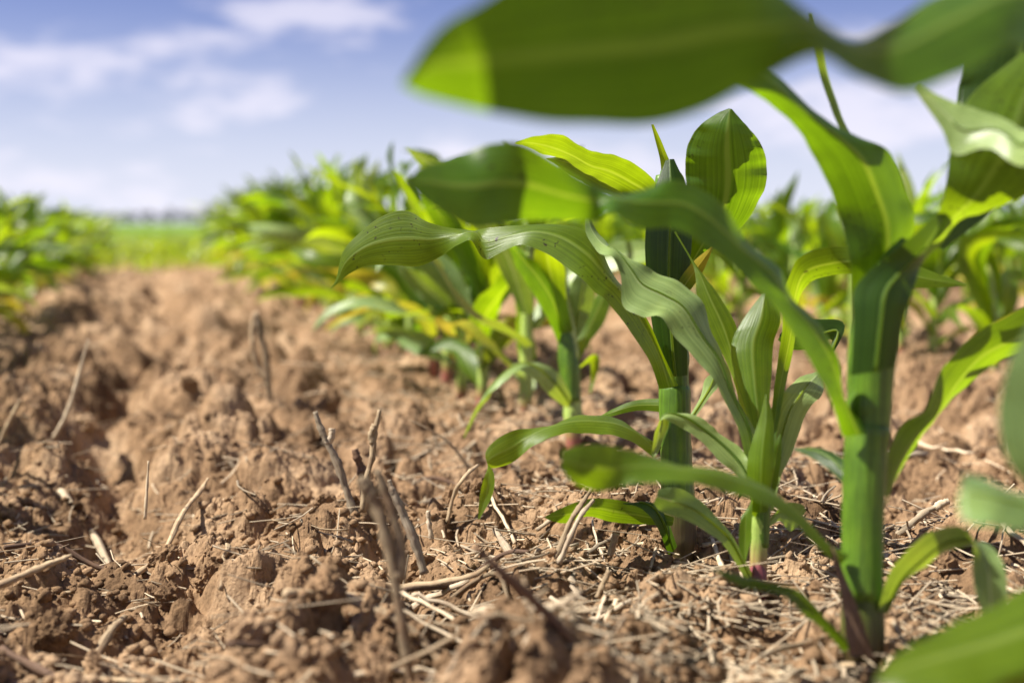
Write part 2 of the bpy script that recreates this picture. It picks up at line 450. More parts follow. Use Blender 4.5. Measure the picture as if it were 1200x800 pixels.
def tube_arrays(P, rad, sides=8, rough=0.0, squash=1.0, seed=0, cap=True):
    P = np.asarray(P, float); n = len(P)
    rad = np.broadcast_to(np.asarray(rad, float), (n,))
    T = norm(np.gradient(P, axis=0))
    ref = np.array([0, 0, 1.0]) if abs(T[:, 2]).mean() < 0.8 else np.array([1.0, 0.3, 0])
    A = norm(np.cross(T, ref)); B = np.cross(T, A)
    a = np.arange(sides) / sides * 2 * np.pi
    rr = np.random.default_rng(seed).normal(0, rough, (n, sides)) if rough else np.zeros((n, sides))
    R = rad[:, None] * (1 + rr)
    V = P[:, None] + R[..., None] * (np.cos(a)[None, :, None] * A[:, None] + squash * np.sin(a)[None, :, None] * B[:, None])
    V = V.reshape(-1, 3)
    Fc = []
    for i in range(n - 1):
        for j in range(sides):
            k = (j + 1) % sides
            Fc.append((i * sides + j, i * sides + k, (i + 1) * sides + k, (i + 1) * sides + j))
    if cap:
        Fc.append(tuple(range(sides))[::-1]); Fc.append(tuple((n - 1) * sides + j for j in range(sides)))
    uv = np.stack(np.meshgrid(np.linspace(0, 1, n), np.arange(sides) / sides, indexing='ij')[::-1], -1).reshape(-1, 2)
    return V, Fc, uv

def ribbon(Lp, Rp, across=8, gutter=0.12, ripple=0.0, seed=0, rip_n=5):
    """blade between two edge curves; returns V, F, uv, centre line, normal"""
    n = len(Lp)
    d = Rp - Lp
    wd = np.linalg.norm(d, axis=1, keepdims=True)
    C = (Lp + Rp) / 2
    T = norm(np.gradient(C, axis=0))
    Nn = norm(np.cross(T, d))
    rg = np.random.default_rng(seed)
    ph = rg.uniform(0, 6.28, 4)
    s = np.linspace(0, 1, n)
    V, uv = [], []
    for q in range(across + 1):
        t = q / across
        e = abs(2 * t - 1)
        off = gutter * (e ** 1.3 - 0.55) * wd
        side = 0 if t < 0.5 else 2
        rp = ripple * wd * (e ** 2) * (np.sin(s * rip_n * 6.28 + ph[side]) + 0.6 * np.sin(s * rip_n * 14.3 + ph[side + 1]))[:, None] * np.minimum(1, s * 4)[:, None]
        V.append(Lp + d * t + Nn * (off + rp))
        uv.append(np.stack([np.full(n, t), s], -1))
    V = np.stack(V, 1).reshape(-1, 3); uv = np.stack(uv, 1).reshape(-1, 2)
    k = across + 1
    Fc = [(i * k + j, i * k + j + 1, (i + 1) * k + j + 1, (i + 1) * k + j) for i in range(n - 1) for j in range(across)]
    mid = V.reshape(n, k, 3)[:, across // 2]
    return V, Fc, uv, mid, Nn, wd[:, 0]

def px_leaf(parent, st, mat='leaf', gutter=0.10, ripple=0.02, seed=None, label=None, rib=True, flip=1, rip_n=5):
    """a blade traced as (left x, y, right x, y, depth, extra depth of the right edge in cm) from base to tip"""
    px_leaf.n += 1
    seed = px_leaf.n if seed is None else seed
    Lp = [px(a[0], a[1], a[4] - a[5] * 0.005) for a in st]
    Rp = [px(a[2], a[3], a[4] + a[5] * 0.005) for a in st]
    n = max(24, 5 * len(st))
    Lp, Rp = catmull(Lp, n), catmull(Rp, n)
    V, Fc, uv, mid, Nn, wd = ribbon(Lp, Rp, 10, gutter * flip, ripple, seed, rip_n)
    b = np.array(parent.location)
    o = obj('leaf', mesh('leaf', V - b, Fc, uv), M[mat], parent)
    if label: o['label'] = label
    if rib and mat in ('leaf_pale', 'leaf_dark'):
        k = max(6, int(n * 0.8))
        rad = np.minimum(np.linspace(0.0011, 0.0003, n), wd * 0.06 + 0.0001)[:k]
        P = mid[:k] - Nn[:k] * 0.0004 * flip
        V, Fc, uv = tube_arrays(P - b, rad, 6)
        obj('midrib', mesh('midrib', V, Fc, uv), M['rib'], o)
    return o
px_leaf.n = 100

def px_stalk(parent, pts, d, mat='stalk', name='stalk', sides=26, top_tilt=0.0, bury=0.02):
    """pts: (x, y, width in px) from ground up at depth d (one value or one per point)"""
    d = [d] * len(pts) if not isinstance(d, (list, tuple)) else d
    P = [px(p[0], p[1], q) for p, q in zip(pts, d)]
    rad = [p[2] / F * q / 2 for p, q in zip(pts, d)]
    if bury:
        P = [P[0] - Vector((0, 0, bury))] + P; rad = [rad[0] * 1.0] + rad
    A = catmull(np.column_stack([np.array(P), rad]), 7 * len(P))
    hgt = A[:, 2]
    A[:, 3] *= 1 + 0.09 * np.exp(-(((hgt * 1000 + 9 * len(pts)) % 62 - 31) / 4.5) ** 2) * (name == 'stalk') + 0.02 * np.sin(hgt * 90)
    V, Fc, uv = tube_arrays(A[:, :3], A[:, 3], sides, rough=0.004, seed=5)
    if name == 'sheath':        # the sheath is rolled round the stalk: its free margin laps over itself
        V3 = V.reshape(len(A), sides, 3)
        th = (np.arange(sides) / sides - 0.56) % 1.0
        V3 = A[:, None, :3] + (V3 - A[:, None, :3]) * (1 + 0.13 * th ** 2)[None, :, None]
        V = V3.reshape(-1, 3)
    return obj(name, mesh(name, V - np.array(parent.location), Fc, uv), M[mat], parent)

# ------------------------------------------------------------------ the thick-stalked plant (in front, right)
def ground_empty(name, x, y):
    g, t = on_ground(x, y)
    return empty(name, (g.x, g.y, min(gz(g.x, g.y), 0.004))), t

pA, dA = ground_empty('corn_plant', 1012, 772)
tag(pA, 'corn plant with the thickest stalk and a brown dead sheath at its foot', 'corn plant', 'corn plants in focus')
px_stalk(pA, [(1010, 778, 40), (1011, 745, 50), (1011, 690, 47), (1011, 620, 44), (1013, 560, 44), (1016, 505, 46), (1018, 450, 47), (1024, 390, 46), (1036, 330, 34), (1058, 290, 14)], 0.728)
px_stalk(pA, [(1010, 700, 50), (1012, 600, 47.5), (1015, 530, 49), (1018, 505, 51), (1019, 497, 48)], 0.727, 'sheath', 'sheath', bury=0)
px_stalk(pA, [(1018, 520, 48), (1021, 440, 53), (1025, 400, 55), (1032, 360, 50), (1045, 310, 30), (1060, 280, 8)], 0.729, 'sheath', 'sheath', bury=0)
px_leaf(pA, [(988, 512, 1024, 506, .716, 0), (976, 466, 994, 470, .708, 3), (958, 432, 986, 420, .70, 3), (935, 395, 963, 378, .69, 3),
             (908, 356, 932, 350, .68, 3.5), (888, 334, 918, 314, .67, 3), (852, 302, 880, 283, .66, 2.5), (815, 279, 852, 243, .65, 2),
             (788, 266, 815, 216, .645, 1.5), (757, 267, 785, 210, .64, 1), (733, 257, 755, 221, .635, 2), (714, 246, 724, 226, .63, 3),
             (700, 257, 690, 213, .63, 0), (675, 261, 650, 192, .625, -2), (630, 259, 612, 170, .62, -2), (592, 261, 578, 168, .615, 0),
             (560, 264, 548, 177, .61, 1.5), (528, 251, 520, 187, .605, 1.5), (503, 237, 500, 192, .60, 1), (474, 214, 478, 209, .595, 0)],
        'leaf', 0.09, 0.015)
px_leaf(pA, [(1002, 395, 1050, 372, .735, 0), (1001, 318, 1066, 300, .735, 2), (992, 267, 1076, 262, .735, 2), (980, 230, 1067, 228, .73, 2),
             (962, 192, 1048, 180, .72, 2), (945, 160, 1010, 160, .71, 2), (924, 137, 978, 144, .70, 2), (902, 118, 950, 122, .69, 2),
             (880, 105, 922, 93, .68, 2), (850, 90, 880, 72, .67, 1), (800, 68, 815, 52, .66, 0), (765, 60, 768, 56, .655, 0)], 'leaf', 0.14, 0.012)
px_leaf(pA, [(998, 440, 1050, 430, .712, 0), (1001, 380, 1060, 375, .71, 0), (1003, 338, 1070, 345, .71, 0), (1035, 306, 1080, 318, .712, 1),
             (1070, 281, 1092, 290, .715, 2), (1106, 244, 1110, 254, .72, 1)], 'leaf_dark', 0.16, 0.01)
px_leaf(pA, [(1052, 310, 1072, 322, .735, 1), (1085, 275, 1100, 290, .728, 1.5), (1106, 240, 1128, 260, .72, 2), (1110, 215, 1165, 248, .712, 1), (1114, 180, 1205, 228, .705, 0), (1122, 145, 1235, 195, .70, 0),
             (1140, 110, 1250, 140, .705, 0), (1180, 75, 1245, 90, .71, 0), (1215, 50, 1222, 54, .715, 0)], 'leaf', 0.13, 0.02,
        label='broad bright green upper blade seen from below')
px_leaf(pA, [(1092, 285, 1106, 292, .752, 0), (1110, 215, 1175, 235, .765, 0), (1122, 150, 1215, 165, .77, 0), (1124, 112, 1240, 110, .775, 0), (1135, 70, 1250, 60, .775, 0),
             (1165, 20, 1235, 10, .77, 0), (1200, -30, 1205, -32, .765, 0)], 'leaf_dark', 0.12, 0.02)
px_leaf(pA, [(1036, 577, 1040, 592, .735, 2), (1042, 535, 1057, 553, .74, 2.5), (1058, 502, 1080, 519, .745, 2.5), (1086, 482, 1103, 486, .75, 3),
             (1104, 440, 1128, 461, .755, 2.5), (1135, 400, 1160, 432, .76, 2), (1172, 378, 1200, 412, .765, 2), (1215, 355, 1245, 388, .77, 1.5),
             (1270, 345, 1285, 368, .775, 1), (1320, 350, 1322, 354, .78, 0)], 'leaf', 0.10, 0.015)
px_leaf(pA, [(1030, 716, 1042, 718, .722, 1), (1044, 674, 1060, 686, .715, 2), (1066, 645, 1085, 666, .71, 2), (1098, 622, 1110, 648, .705, 1.5),
             (1122, 618, 1134, 641, .70, 1), (1138, 630, 1156, 638, .695, 1.5), (1139, 660, 1175, 660, .692, 0), (1143, 695, 1180, 695, .69, 0),
             (1158, 735, 1168, 735, .69, 0)], 'leaf_pale', 0.10, 0.015)
px_leaf(pA, [(984, 662, 996, 650, .715, 0), (962, 641, 972, 635, .71, 2), (932, 611, 942, 601, .70, 2.5), (900, 588, 908, 574, .69, 2.5), (858, 577, 870, 555, .68, 2),
             (826, 566, 836, 547, .67, 2), (795, 563, 800, 542, .665, 2.5), (750, 564, 758, 531, .66, 1.5), (708, 575, 718, 523, .655, 0),
             (676, 568, 685, 521, .65, 0), (658, 549, 658, 527, .648, 0)], 'leaf', 0.10, 0.015)
px_leaf(pA, [(990, 764, 1000, 754, .722, 1), (968, 739, 976, 732, .71, 1), (945, 720, 956, 708, .70, 1.5), (922, 699, 935, 689, .69, 1.5), (900, 692, 908, 683, .68, 1),
             (868, 686, 876, 674, .675, 1), (835, 668, 838, 666, .67, 0)], 'leaf_dark', 0.10, 0.01)
px_leaf(pA, [(992, 572, 998, 545, .748, 0), (972, 550, 980, 531, .76, 1), (952, 536, 958, 523, .77, 1), (930, 527, 931, 525, .78, 0)], 'leaf_dark', 0.1, 0.01)
px_leaf(pA, [(1050, 330, 1062, 332, .75, 0), (1030, 240, 1052, 235, .77, 0), (985, 150, 998, 156, .79, 1), (972, 118, 981, 116, .795, 1), (962, 88, 971, 85, .80, 1), (955, 55, 964, 52, .80, 1), (948, 15, 952, 15, .80, 0)], 'leaf', 0.1, 0.0, rib=False)
# brown dead sheath peeling at the foot
px_leaf(pA, [(996, 768, 1026, 772, .705, 0), (990, 738, 1016, 745, .703, 0), (985, 702, 1003, 706, .705, 0), (980, 672, 990, 674, .708, 0), (972, 640, 976, 641, .71, 0)],
        'dead', -0.2, 0.06, label='brown dried leaf sheath peeling off the stalk foot', rib=False)

# ------------------------------------------------------------------ the plant in focus
pB, dB = ground_empty('corn_plant', 797, 644)
tag(pB, 'corn plant with a shaded stalk and a long blade drooping left to a sharp point', 'corn plant', 'corn plants in focus')
px_stalk(pB, [(798, 650, 30), (797, 615, 38), (794, 560, 36), (792, 500, 33), (791, 450, 33), (788, 400, 37), (784, 340, 42), (781, 290, 42), (779, 245, 32), (776, 205, 14)], 0.972)
px_stalk(pB, [(795, 585, 39), (792, 510, 35), (791, 462, 36.5), (791, 452, 34)], .971, 'sheath', 'sheath', bury=0)
px_stalk(pB, [(791, 470, 34), (787, 400, 39), (783, 330, 42), (781, 285, 38), (780, 240, 24), (777, 200, 6)], .972, 'sheath', 'sheath', bury=0)
px_leaf(pB, [(773, 456, 795, 452, .954, 0), (762, 421, 779, 415, .945, 2), (740, 387, 760, 372, .935, 3), (715, 352, 738, 340, .925, 3.5), (700, 340, 716, 312, .92, 3),
             (675, 320, 700, 281, .92, 2), (645, 298, 672, 263, .925, 1.5), (615, 285, 636, 261, .93, 1.5), (590, 293, 600, 264, .935, 1),
             (568, 303, 570, 266, .94, 1), (553, 280, 556, 268, .945, 2.5), (535, 287, 530, 267, .95, 1), (515, 301, 500, 260, .955, 0),
             (490, 312, 475, 247, .96, 0), (462, 311, 450, 252, .965, 0), (432, 311, 425, 269, .97, 0), (410, 320, 402, 294, .975, 0),
             (396, 332, 394, 326, .98, 0), (387, 339, 387, 338, .985, 0)], 'leaf_spot', 0.10, 0.018, rip_n=6)
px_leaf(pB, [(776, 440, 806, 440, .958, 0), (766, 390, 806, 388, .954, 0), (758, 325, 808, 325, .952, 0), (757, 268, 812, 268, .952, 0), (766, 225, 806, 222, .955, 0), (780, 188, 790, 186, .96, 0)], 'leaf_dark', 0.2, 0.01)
px_leaf(pB, [(772, 300, 792, 296, .968, 1), (757, 262, 779, 250, .967, 1), (745, 239, 770, 216, .965, 1), (722, 223, 752, 199, .955, -1), (703, 213, 725, 184, .945, -2), (684, 204, 702, 181, .94, -2),
             (664, 190, 680, 172, .93, -2), (640, 183, 655, 159, .92, -2), (618, 173, 630, 160, .915, -1), (603, 168, 605, 166, .91, 0)], 'leaf_spot', 0.10, 0.02)
px_leaf(pB, [(770, 280, 778, 275, .985, 1), (735, 238, 748, 225, .985, 1), (700, 222, 722, 206, .98, 1), (670, 205, 690, 188, .975, 1), (650, 192, 660, 184, .97, 0), (640, 186, 642, 185, .97, 0)], 'leaf_lime', 0.1, 0.02)
px_leaf(pB, [(790, 330, 806, 330, .972, 0), (806, 285, 838, 290, .965, 0), (812, 252, 872, 265, .955, 0), (806, 222, 895, 228, .945, 0), (804, 198, 900, 200, .94, 0), (806, 174, 896, 178, .935, 0), (820, 148, 884, 157, .93, 0),
             (838, 134, 870, 141, .93, 0), (854, 127, 858, 128, .93, 0)], 'leaf', 0.16, 0.025)
px_leaf(pB, [(772, 260, 800, 262, .985, 0), (775, 215, 803, 212, .985, 0), (774, 190, 786, 190, .985, 0), (768, 165, 775, 165, .98, 0), (763, 146, 766, 146, .975, 0)], 'leaf_lime', 0.15, 0.0)
px_leaf(pB, [(766, 536, 776, 524, .955, 0), (744, 517, 752, 506, .945, 2.5), (720, 509, 727, 490, .935, 2.5), (696, 506, 702, 485, .93, 2), (672, 506, 676, 485, .925, 2),
             (650, 508, 656, 493, .92, 2.5), (628, 518, 630, 499, .918, 2), (602, 541, 600, 505, .915, 0), (582, 548, 576, 520, .912, 0),
             (573, 549, 569, 536, .91, 0), (567, 560, 579, 556, .908, 0), (562, 582, 577, 580, .908, 0), (560, 608, 562, 608, .907, 0)], 'leaf_spot', 0.10, 0.02,
        label='low arched blade with a chewed fold and a tip hanging straight down')
px_leaf(pB, [(788, 616, 790, 606, .95, 0), (720, 612, 735, 588, .945, 0), (690, 605, 697, 584, .935, 0), (664, 613, 672, 590, .925, 0), (646, 610, 650, 599, .92, 0), (638, 606, 639, 605, .92, 0)], 'leaf', 0.1, 0.02)
px_leaf(pB, [(784, 650, 794, 640, .955, 0), (768, 612, 781, 605, .945, 1), (750, 594, 765, 588, .94, 1), (730, 590, 731, 589, .935, 0)], 'leaf_dark', 0.1, 0.01)
px_leaf(pB, [(800, 500, 808, 498, .985, 0), (820, 466, 833, 463, 1.0, 0), (826, 445, 842, 452, 1.01, 0), (836, 436, 839, 437, 1.015, 0)], 'leaf_pale', 0.1, 0.01)
px_leaf(pB, [(784, 484, 784, 466, .985, 0), (748, 481, 745, 469, 1.0, 0), (715, 488, 718, 479, 1.01, 0), (698, 491, 699, 490, 1.02, 0)], 'leaf_lime', 0.1, 0.01)
px_leaf(pB, [(788, 345, 800, 350, .955, 0), (797, 326, 812, 336, .95, 0), (813, 306, 824, 318, .945, 0), (834, 289, 836, 290, .94, 0)], 'leaf_yellow', 0.12, 0.0, label='short bright yellow blade standing up from the whorl')

# ------------------------------------------------------------------ the slender pale plant with a purple foot
pC, dC = ground_empty('corn_plant', 888, 692)
tag(pC, 'slender pale green corn plant with a purple stalk foot and torn glaucous blade', 'corn plant', 'corn plants in focus')
px_stalk(pC, [(889, 696, 18), (889, 660, 20), (890, 620, 20), (891, 580, 20), (891, 545, 18), (892, 515, 10)], 0.862, 'stalk_pale')
px_stalk(pC, [(888, 702, 17), (887, 688, 24), (888, 674, 21.5), (889, 660, 16)], .861, 'purple', 'stalk_foot', bury=0.01)
px_stalk(pC, [(890, 640, 21.5), (892, 590, 24), (894, 556, 22), (895, 530, 14), (896, 500, 4)], .863, 'sheath', 'sheath', bury=0)
px_leaf(pC, [(882, 600, 900, 600, .855, 0), (876, 560, 906, 556, .852, 0), (878, 530, 908, 525, .853, 0), (890, 490, 906, 488, .857, 0), (897, 462, 899, 462, .86, 0)], 'leaf_lime', 0.2, 0.02)
px_leaf(pC, [(880, 580, 893, 572, .868, 0), (868, 508, 888, 510, .872, 1), (846, 461, 863, 462, .876, 2), (826, 428, 853, 420, .88, 2.5), (800, 399, 839, 392, .882, 2.5), (775, 372, 823, 354, .884, 2.5),
             (752, 368, 800, 329, .886, 2.5), (732, 354, 770, 316, .888, 2), (727, 320, 745, 306, .89, 1), (717, 299, 724, 292, .895, 2),
             (700, 292, 712, 283, .905, 1.5), (687, 272, 700, 271, .915, 1), (686, 253, 690, 252, .92, 0)], 'leaf_pale', 0.10, 0.035,
        label='torn pale glaucous blade with a curled tip', rip_n=4)
px_leaf(pC, [(886, 560, 899, 558, .872, 0), (880, 500, 899, 500, .882, 0), (864, 448, 904, 448, .892, 0), (857, 408, 907, 402, .90, 0), (868, 378, 915, 371, .905, 0), (893, 344, 900, 345, .91, 0)], 'leaf_lime', 0.17, 0.02)
px_leaf(pC, [(884, 560, 892, 556, .88, 0), (866, 470, 880, 462, .905, 0), (852, 426, 867, 415, .915, 0), (832, 386, 864, 384, .92, 0), (818, 350, 846, 350, .925, 0), (815, 322, 827, 325, .93, 0),
             (809, 304, 813, 306, .935, 0), (790, 272, 792, 271, .94, 0)], 'leaf_lime', 0.14, 0.02)
px_leaf(pC, [(893, 600, 906, 598, .872, 0), (896, 560, 916, 556, .885, 0), (896, 520, 928, 532, .895, 0), (903, 482, 946, 483, .90, 0), (917, 460, 962, 463, .905, 0), (936, 442, 966, 452, .92, 0), (957, 435, 963, 440, .935, 0)], 'leaf_pale', 0.12, 0.03)
px_leaf(pC, [(893, 610, 902, 606, .865, 0), (898, 560, 912, 562, .86, 0), (905, 525, 916, 530, .86, 0), (914, 508, 916, 509, .862, 0)], 'leaf_lime', 0.1, 0.0, rib=False)
px_leaf(pC, [(880, 585, 890, 575, .858, 0), (866, 558, 878, 542, .862, 0), (845, 541, 868, 524, .866, 1), (828, 521, 847, 509, .868, 1), (808, 506, 833, 497, .868, 1), (790, 495, 815, 485, .866, 1), (775, 490, 786, 484, .864, 1.5),
             (768, 502, 782, 500, .862, 1), (764, 528, 773, 526, .862, 0), (765, 536, 766, 536, .862, 0)], 'leaf_pale', 0.10, 0.02)
px_leaf(pC, [(878, 686, 884, 676, .858, 0), (852, 642, 860, 629, .85, 1), (834, 626, 846, 611, .845, 1), (803, 608, 824, 588, .84, 1), (776, 600, 796, 572, .835, 0), (766, 590, 772, 573, .832, 0)], 'leaf_pale', 0.10, 0.015)
px_leaf(pC, [(893, 625, 900, 610, .875, 0), (912, 610, 918, 590, .885, 0), (925, 622, 938, 590, .89, 0), (938, 612, 944, 598, .895, 0)], 'leaf_pale', 0.1, 0.03)
px_leaf(pC, [(893, 615, 897, 605, .86, 0), (878, 600, 884, 575, .855, 0), (868, 610, 882, 590, .85, 0), (866, 640, 880, 630, .848, 0), (872, 658, 874, 657, .846, 0)], 'leaf_lime', 0.1, 0.0)
px_leaf(pC, [(898, 545, 904, 540, .875, 0), (908, 450, 920, 455, .90, 0), (917, 390, 932, 402, .90, 1), (921, 345, 936, 358, .89, 2), (935, 305, 950, 332, .88, 1), (965, 292, 985, 322, .872, 1), (1000, 290, 1010, 324, .865, 0),
             (1050, 300, 1055, 335, .86, 0), (1085, 315, 1080, 337, .855, 0), (1133, 333, 1132, 335, .85, 0)], 'leaf_spot', 0.10, 0.015)
px_leaf(pC, [(896, 565, 905, 560, .88, 0), (940, 470, 950, 460, .93, 0), (975, 400, 990, 384, .945, 0), (950, 409, 960, 374, .945, 0), (925, 409, 930, 378, .94, 0), (912, 398, 914, 392, .935, 0)], 'leaf_dark', 0.12, 0.02)

# ------------------------------------------------------------------ the next plant down the row
pD, dD = ground_empty('corn_plant', 672, 521)
tag(pD, 'corn plant with a straight light green stalk and folded blades behind the low arched leaf', 'corn plant', 'corn plants in focus')
px_stalk(pD, [(673, 524, 18), (672, 495, 21), (670, 455, 21), (668, 420, 21), (664, 380, 20), (658, 340, 18), (652, 305, 10)], dD, 'stalk_pale')
px_stalk(pD, [(670, 470, 22.5), (668, 435, 24), (666, 420, 23), (663, 390, 18), (658, 340, 6)], dD - .001, 'sheath', 'sheath', bury=0)
e = dD
px_leaf(pD, [(664, 478, 672, 468, e - .01, 0), (644, 462, 655, 436, e - .03, 1), (615, 434, 630, 424, e - .05, 3), (597, 440, 606, 424, e - .06, 3), (574, 460, 586, 439, e - .07, 2), (562, 470, 575, 460, e - .08, 2), (550, 492, 560, 482, e - .08, 1), (543, 513, 545, 513, e - .08, 0)], 'leaf_pale', 0.1, 0.02)
px_leaf(pD, [(658, 410, 668, 398, e, 0), (642, 372, 656, 345, e - .02, 1), (622, 338, 640, 318, e - .04, 2), (606, 312, 618, 298, e - .06, 2), (596, 288, 602, 285, e - .08, 0)], 'leaf', 0.1, 0.02)
px_leaf(pD, [(656, 390, 672, 388, e - .01, 0), (640, 350, 664, 350, e - .02, 0), (626, 312, 662, 318, e - .03, 0), (628, 290, 654, 292, e - .05, 0), (642, 276, 645, 276, e - .06, 0)], 'leaf_lime', 0.14, 0.02)
px_leaf(pD, [(667, 430, 676, 428, e - .01, 0), (676, 400, 690, 402, e + .01, 0), (684, 368, 708, 378, e + .03, 0), (698, 346, 716, 352, e + .05, 0), (714, 330, 716, 331, e + .06, 0)], 'leaf_lime', 0.12, 0.02)
px_leaf(pD, [(664, 400, 676, 398, e + .005, 0), (664, 370, 690, 372, e, 0), (668, 338, 696, 345, e - .01, 0), (682, 310, 690, 312, e - .02, 0)], 'leaf_pale', 0.12, 0.02)
px_leaf(pD, [(668, 440, 676, 432, e + .01, 0), (690, 425, 695, 415, e + .03, 0), (692, 445, 703, 425, e + .035, 0), (690, 462, 694, 458, e + .03, 0)], 'leaf_lime', 0.1, 0.02)
px_leaf(pD, [(666, 505, 672, 498, e - .01, 0), (640, 515, 648, 506, e - .03, 1), (612, 525, 620, 512, e - .04, 1), (598, 536, 600, 534, e - .05, 0)], 'leaf_pale', 0.1, 0.02)

# ------------------------------------------------------------------ the plant just outside the frame whose blades reach in
pE, dE = ground_empty('corn_plant', 1365, 975)
tag(pE, 'corn plant beside the frame edge whose broad blurred blade hangs over all the others', 'corn plant', 'corn plants in focus')
px_stalk(pE, [(1365, 975, 70), (1362, 850, 66), (1360, 700, 64), (1358, 500, 62), (1350, 300, 60), (1345, 150, 54), (1342, 40, 36), (1340, -40, 14)], dE)
px_leaf(pE, [(1350, 130, 1330, 20, .515, 0), (1270, 70, 1262, -30, .50, 0), (1195, 48, 1190, -45, .47, 4), (1130, 80, 1105, -15, .45, 4), (1062, 101, 1046, 22, .435, 3), (1008, 86, 1004, 40, .43, 3),
             (955, 62, 950, 10, .425, 2.5), (902, 92, 890, -30, .42, -1.5), (850, 119, 830, -55, .415, -3), (780, 148, 760, -60, .41, -3.5), (700, 151, 690, -50, .405, -3.5),
             (620, 143, 620, -25, .40, -3), (550, 130, 560, 8, .40, -2), (500, 116, 515, 35, .40, -1), (470, 100, 474, 90, .40, 0)], 'leaf', 0.09, 0.012)
px_leaf(pE, [(1355, 800, 1345, 735, .515, 0), (1290, 800, 1270, 665, .505, 4), (1230, 805, 1210, 682, .50, 5), (1170, 815, 1150, 710, .497, 5), (1110, 815, 1095, 737, .494, 4), (1060, 808, 1055, 762, .492, 2), (1025, 800, 1030, 785, .49, 0)], 'leaf_lime', 0.08, 0.01)
px_leaf(pE, [(1350, 640, 1345, 580, .515, 0), (1270, 632, 1275, 562, .51, 0), (1200, 618, 1207, 575, .505, 3), (1160, 612, 1170, 562, .50, 3), (1130, 606, 1135, 552, .50, 2), (1123, 582, 1126, 568, .50, 0)], 'leaf_pale', 0.1, 0.01)
px_leaf(pE, [(1335, 690, 1360, 700, .515, 0), (1250, 610, 1300, 640, .505, 0), (1188, 550, 1280, 560, .50, 0), (1172, 490, 1270, 490, .50, 0), (1182, 430, 1250, 410, .50, 0), (1210, 370, 1217, 370, .50, 0)], 'leaf_pale', 0.1, 0.01)
px_leaf(pE, [(1340, 200, 1365, 195, .52, 0), (1300, 150, 1345, 130, .55, 0), (1240, 150, 1280, 105, .60, 1), (1200, 194, 1212, 150, .64, 1), (1160, 172, 1178, 138, .66, 1), (1118, 180, 1142, 126, .67, 0), (1103, 150, 1113, 117, .675, 0), (1072, 106, 1078, 100, .68, 0)], 'leaf_pale', 0.1, 0.02)
px_leaf(pE, [(1340, 60, 1365, 60, .52, 0), (1330, -80, 1420, -70, .55, 0), (1300, -180, 1400, -190, .60, 0), (1250, -240, 1300, -270, .65, 0), (1180, -220, 1190, -240, .70, 0)], 'leaf', 0.1, 0.02)

px_leaf(pE, [(1335, 20, 1350, 0, .52, 0), (1220, -250, 1228, -290, .56, 1), (1050, -330, 1053, -360, .55, 3), (900, -260, 895, -280, .48, 5), (800, -165, 785, -185, .418, 6), (710, -125, 700, -145, .411, 6.5), (620, -118, 615, -138, .41, 6.5), (500, -122, 495, -142, .41, 6), (410, -140, 405, -155, .41, 4), (320, -175, 322, -180, .41, .3)], 'leaf_dark', -0.08, 0.012)  # unseen blade added above the frame to shade the broad blurred one below

# ------------------------------------------------------------------ corn plants of the rows, grown procedurally
def arch_blade(length, width, az, z0, incl, droop, twist, seed, n=15, across=4, r0=0.006):
    rg = np.random.default_rng(seed)
    s = np.linspace(0, 1, n)
    th = incl + droop * s ** rg.uniform(1.2, 2.6) + rg.normal(0, 0.16) * np.sin(s * 7 + rg.uniform(0, 6))
    side = rg.normal(0, 0.6) * s ** 2 + rg.normal(0, 0.12) * np.sin(s * 5 + rg.uniform(0, 6))
    ds = length / (n - 1)
    hx = np.concatenate([[0], np.cumsum(np.sin(th[:-1]) * ds)]) + r0
    hz = np.concatenate([[0], np.cumsum(np.cos(th[:-1]) * ds)]) + z0
    ca, sa = np.cos(az + side), np.sin(az + side)
    C = np.stack([hx * ca, hx * sa, hz], -1)
    T = norm(np.gradient(C, axis=0))
    B = norm(np.cross(T, np.array([0, 0, 1.0])))
    Nn = np.cross(B, T)
    tw = twist * s ** 1.1
    D = B * np.cos(tw)[:, None] + Nn * np.sin(tw)[:, None]
    wd = width * np.minimum(1, 0.5 + 1.5 * s) * np.power(np.clip(1 - s ** 3, 0.0006, 1), 0.9)
    Lp, Rp = C - D * wd[:, None] / 2, C + D * wd[:, None] / 2
    return ribbon(Lp, Rp, across, -0.16, 0.07, seed, 2)[:3]

def plant_parts(seed, hh=1.0):
    rg = np.random.default_rng(seed)
    nl = int(rg.integers(10, 13))
    hs = 0.19 * hh * rg.uniform(0.9, 1.12)
    az0 = rg.uniform(0, 2 * np.pi)
    leaves = []
    for k in range(nl):
        f = k / (nl - 1)
        az = az0 + (k % 2) * np.pi + rg.normal(0, 0.6)
        ln = hh * (0.09 + 0.165 * math.sin(math.pi * min(1, 0.12 + 0.78 * f))) * rg.uniform(0.85, 1.12)
        wd = hh * (0.022 + 0.024 * math.sin(math.pi * min(1, 0.1 + 0.8 * f))) * rg.uniform(0.9, 1.1)
        incl = math.radians(50 - 40 * f + rg.normal(0, 10))
        droop = math.radians(98 - 38 * f + rg.normal(0, 28))
        z0 = 0.015 + hs * (0.1 + 0.9 * f)
        mat = 'leaf_yellow' if (k < 2 and rg.random() < 0.75) else rg.choice(['leaf', 'leaf_lime', 'leaf_lime', 'leaf_spot', 'leaf_lime', 'leaf_pale', 'leaf'])
        leaves.append((arch_blade(ln, wd, az, z0, incl, droop, rg.normal(0, 1.6), seed * 31 + k), mat))
    zz = np.linspace(-0.03, hs * 1.25, 9)
    P = np.stack([0.004 * np.sin(zz * 14 + seed), 0.004 * np.cos(zz * 11 + seed), zz], -1)
    stalk = tube_arrays(P, np.interp(zz, [-0.03, 0, 0.05, hs, hs * 1.25], [0.006, 0.0085, 0.0085, 0.0075, 0.002]) * hh, 8)
    return leaves, stalk

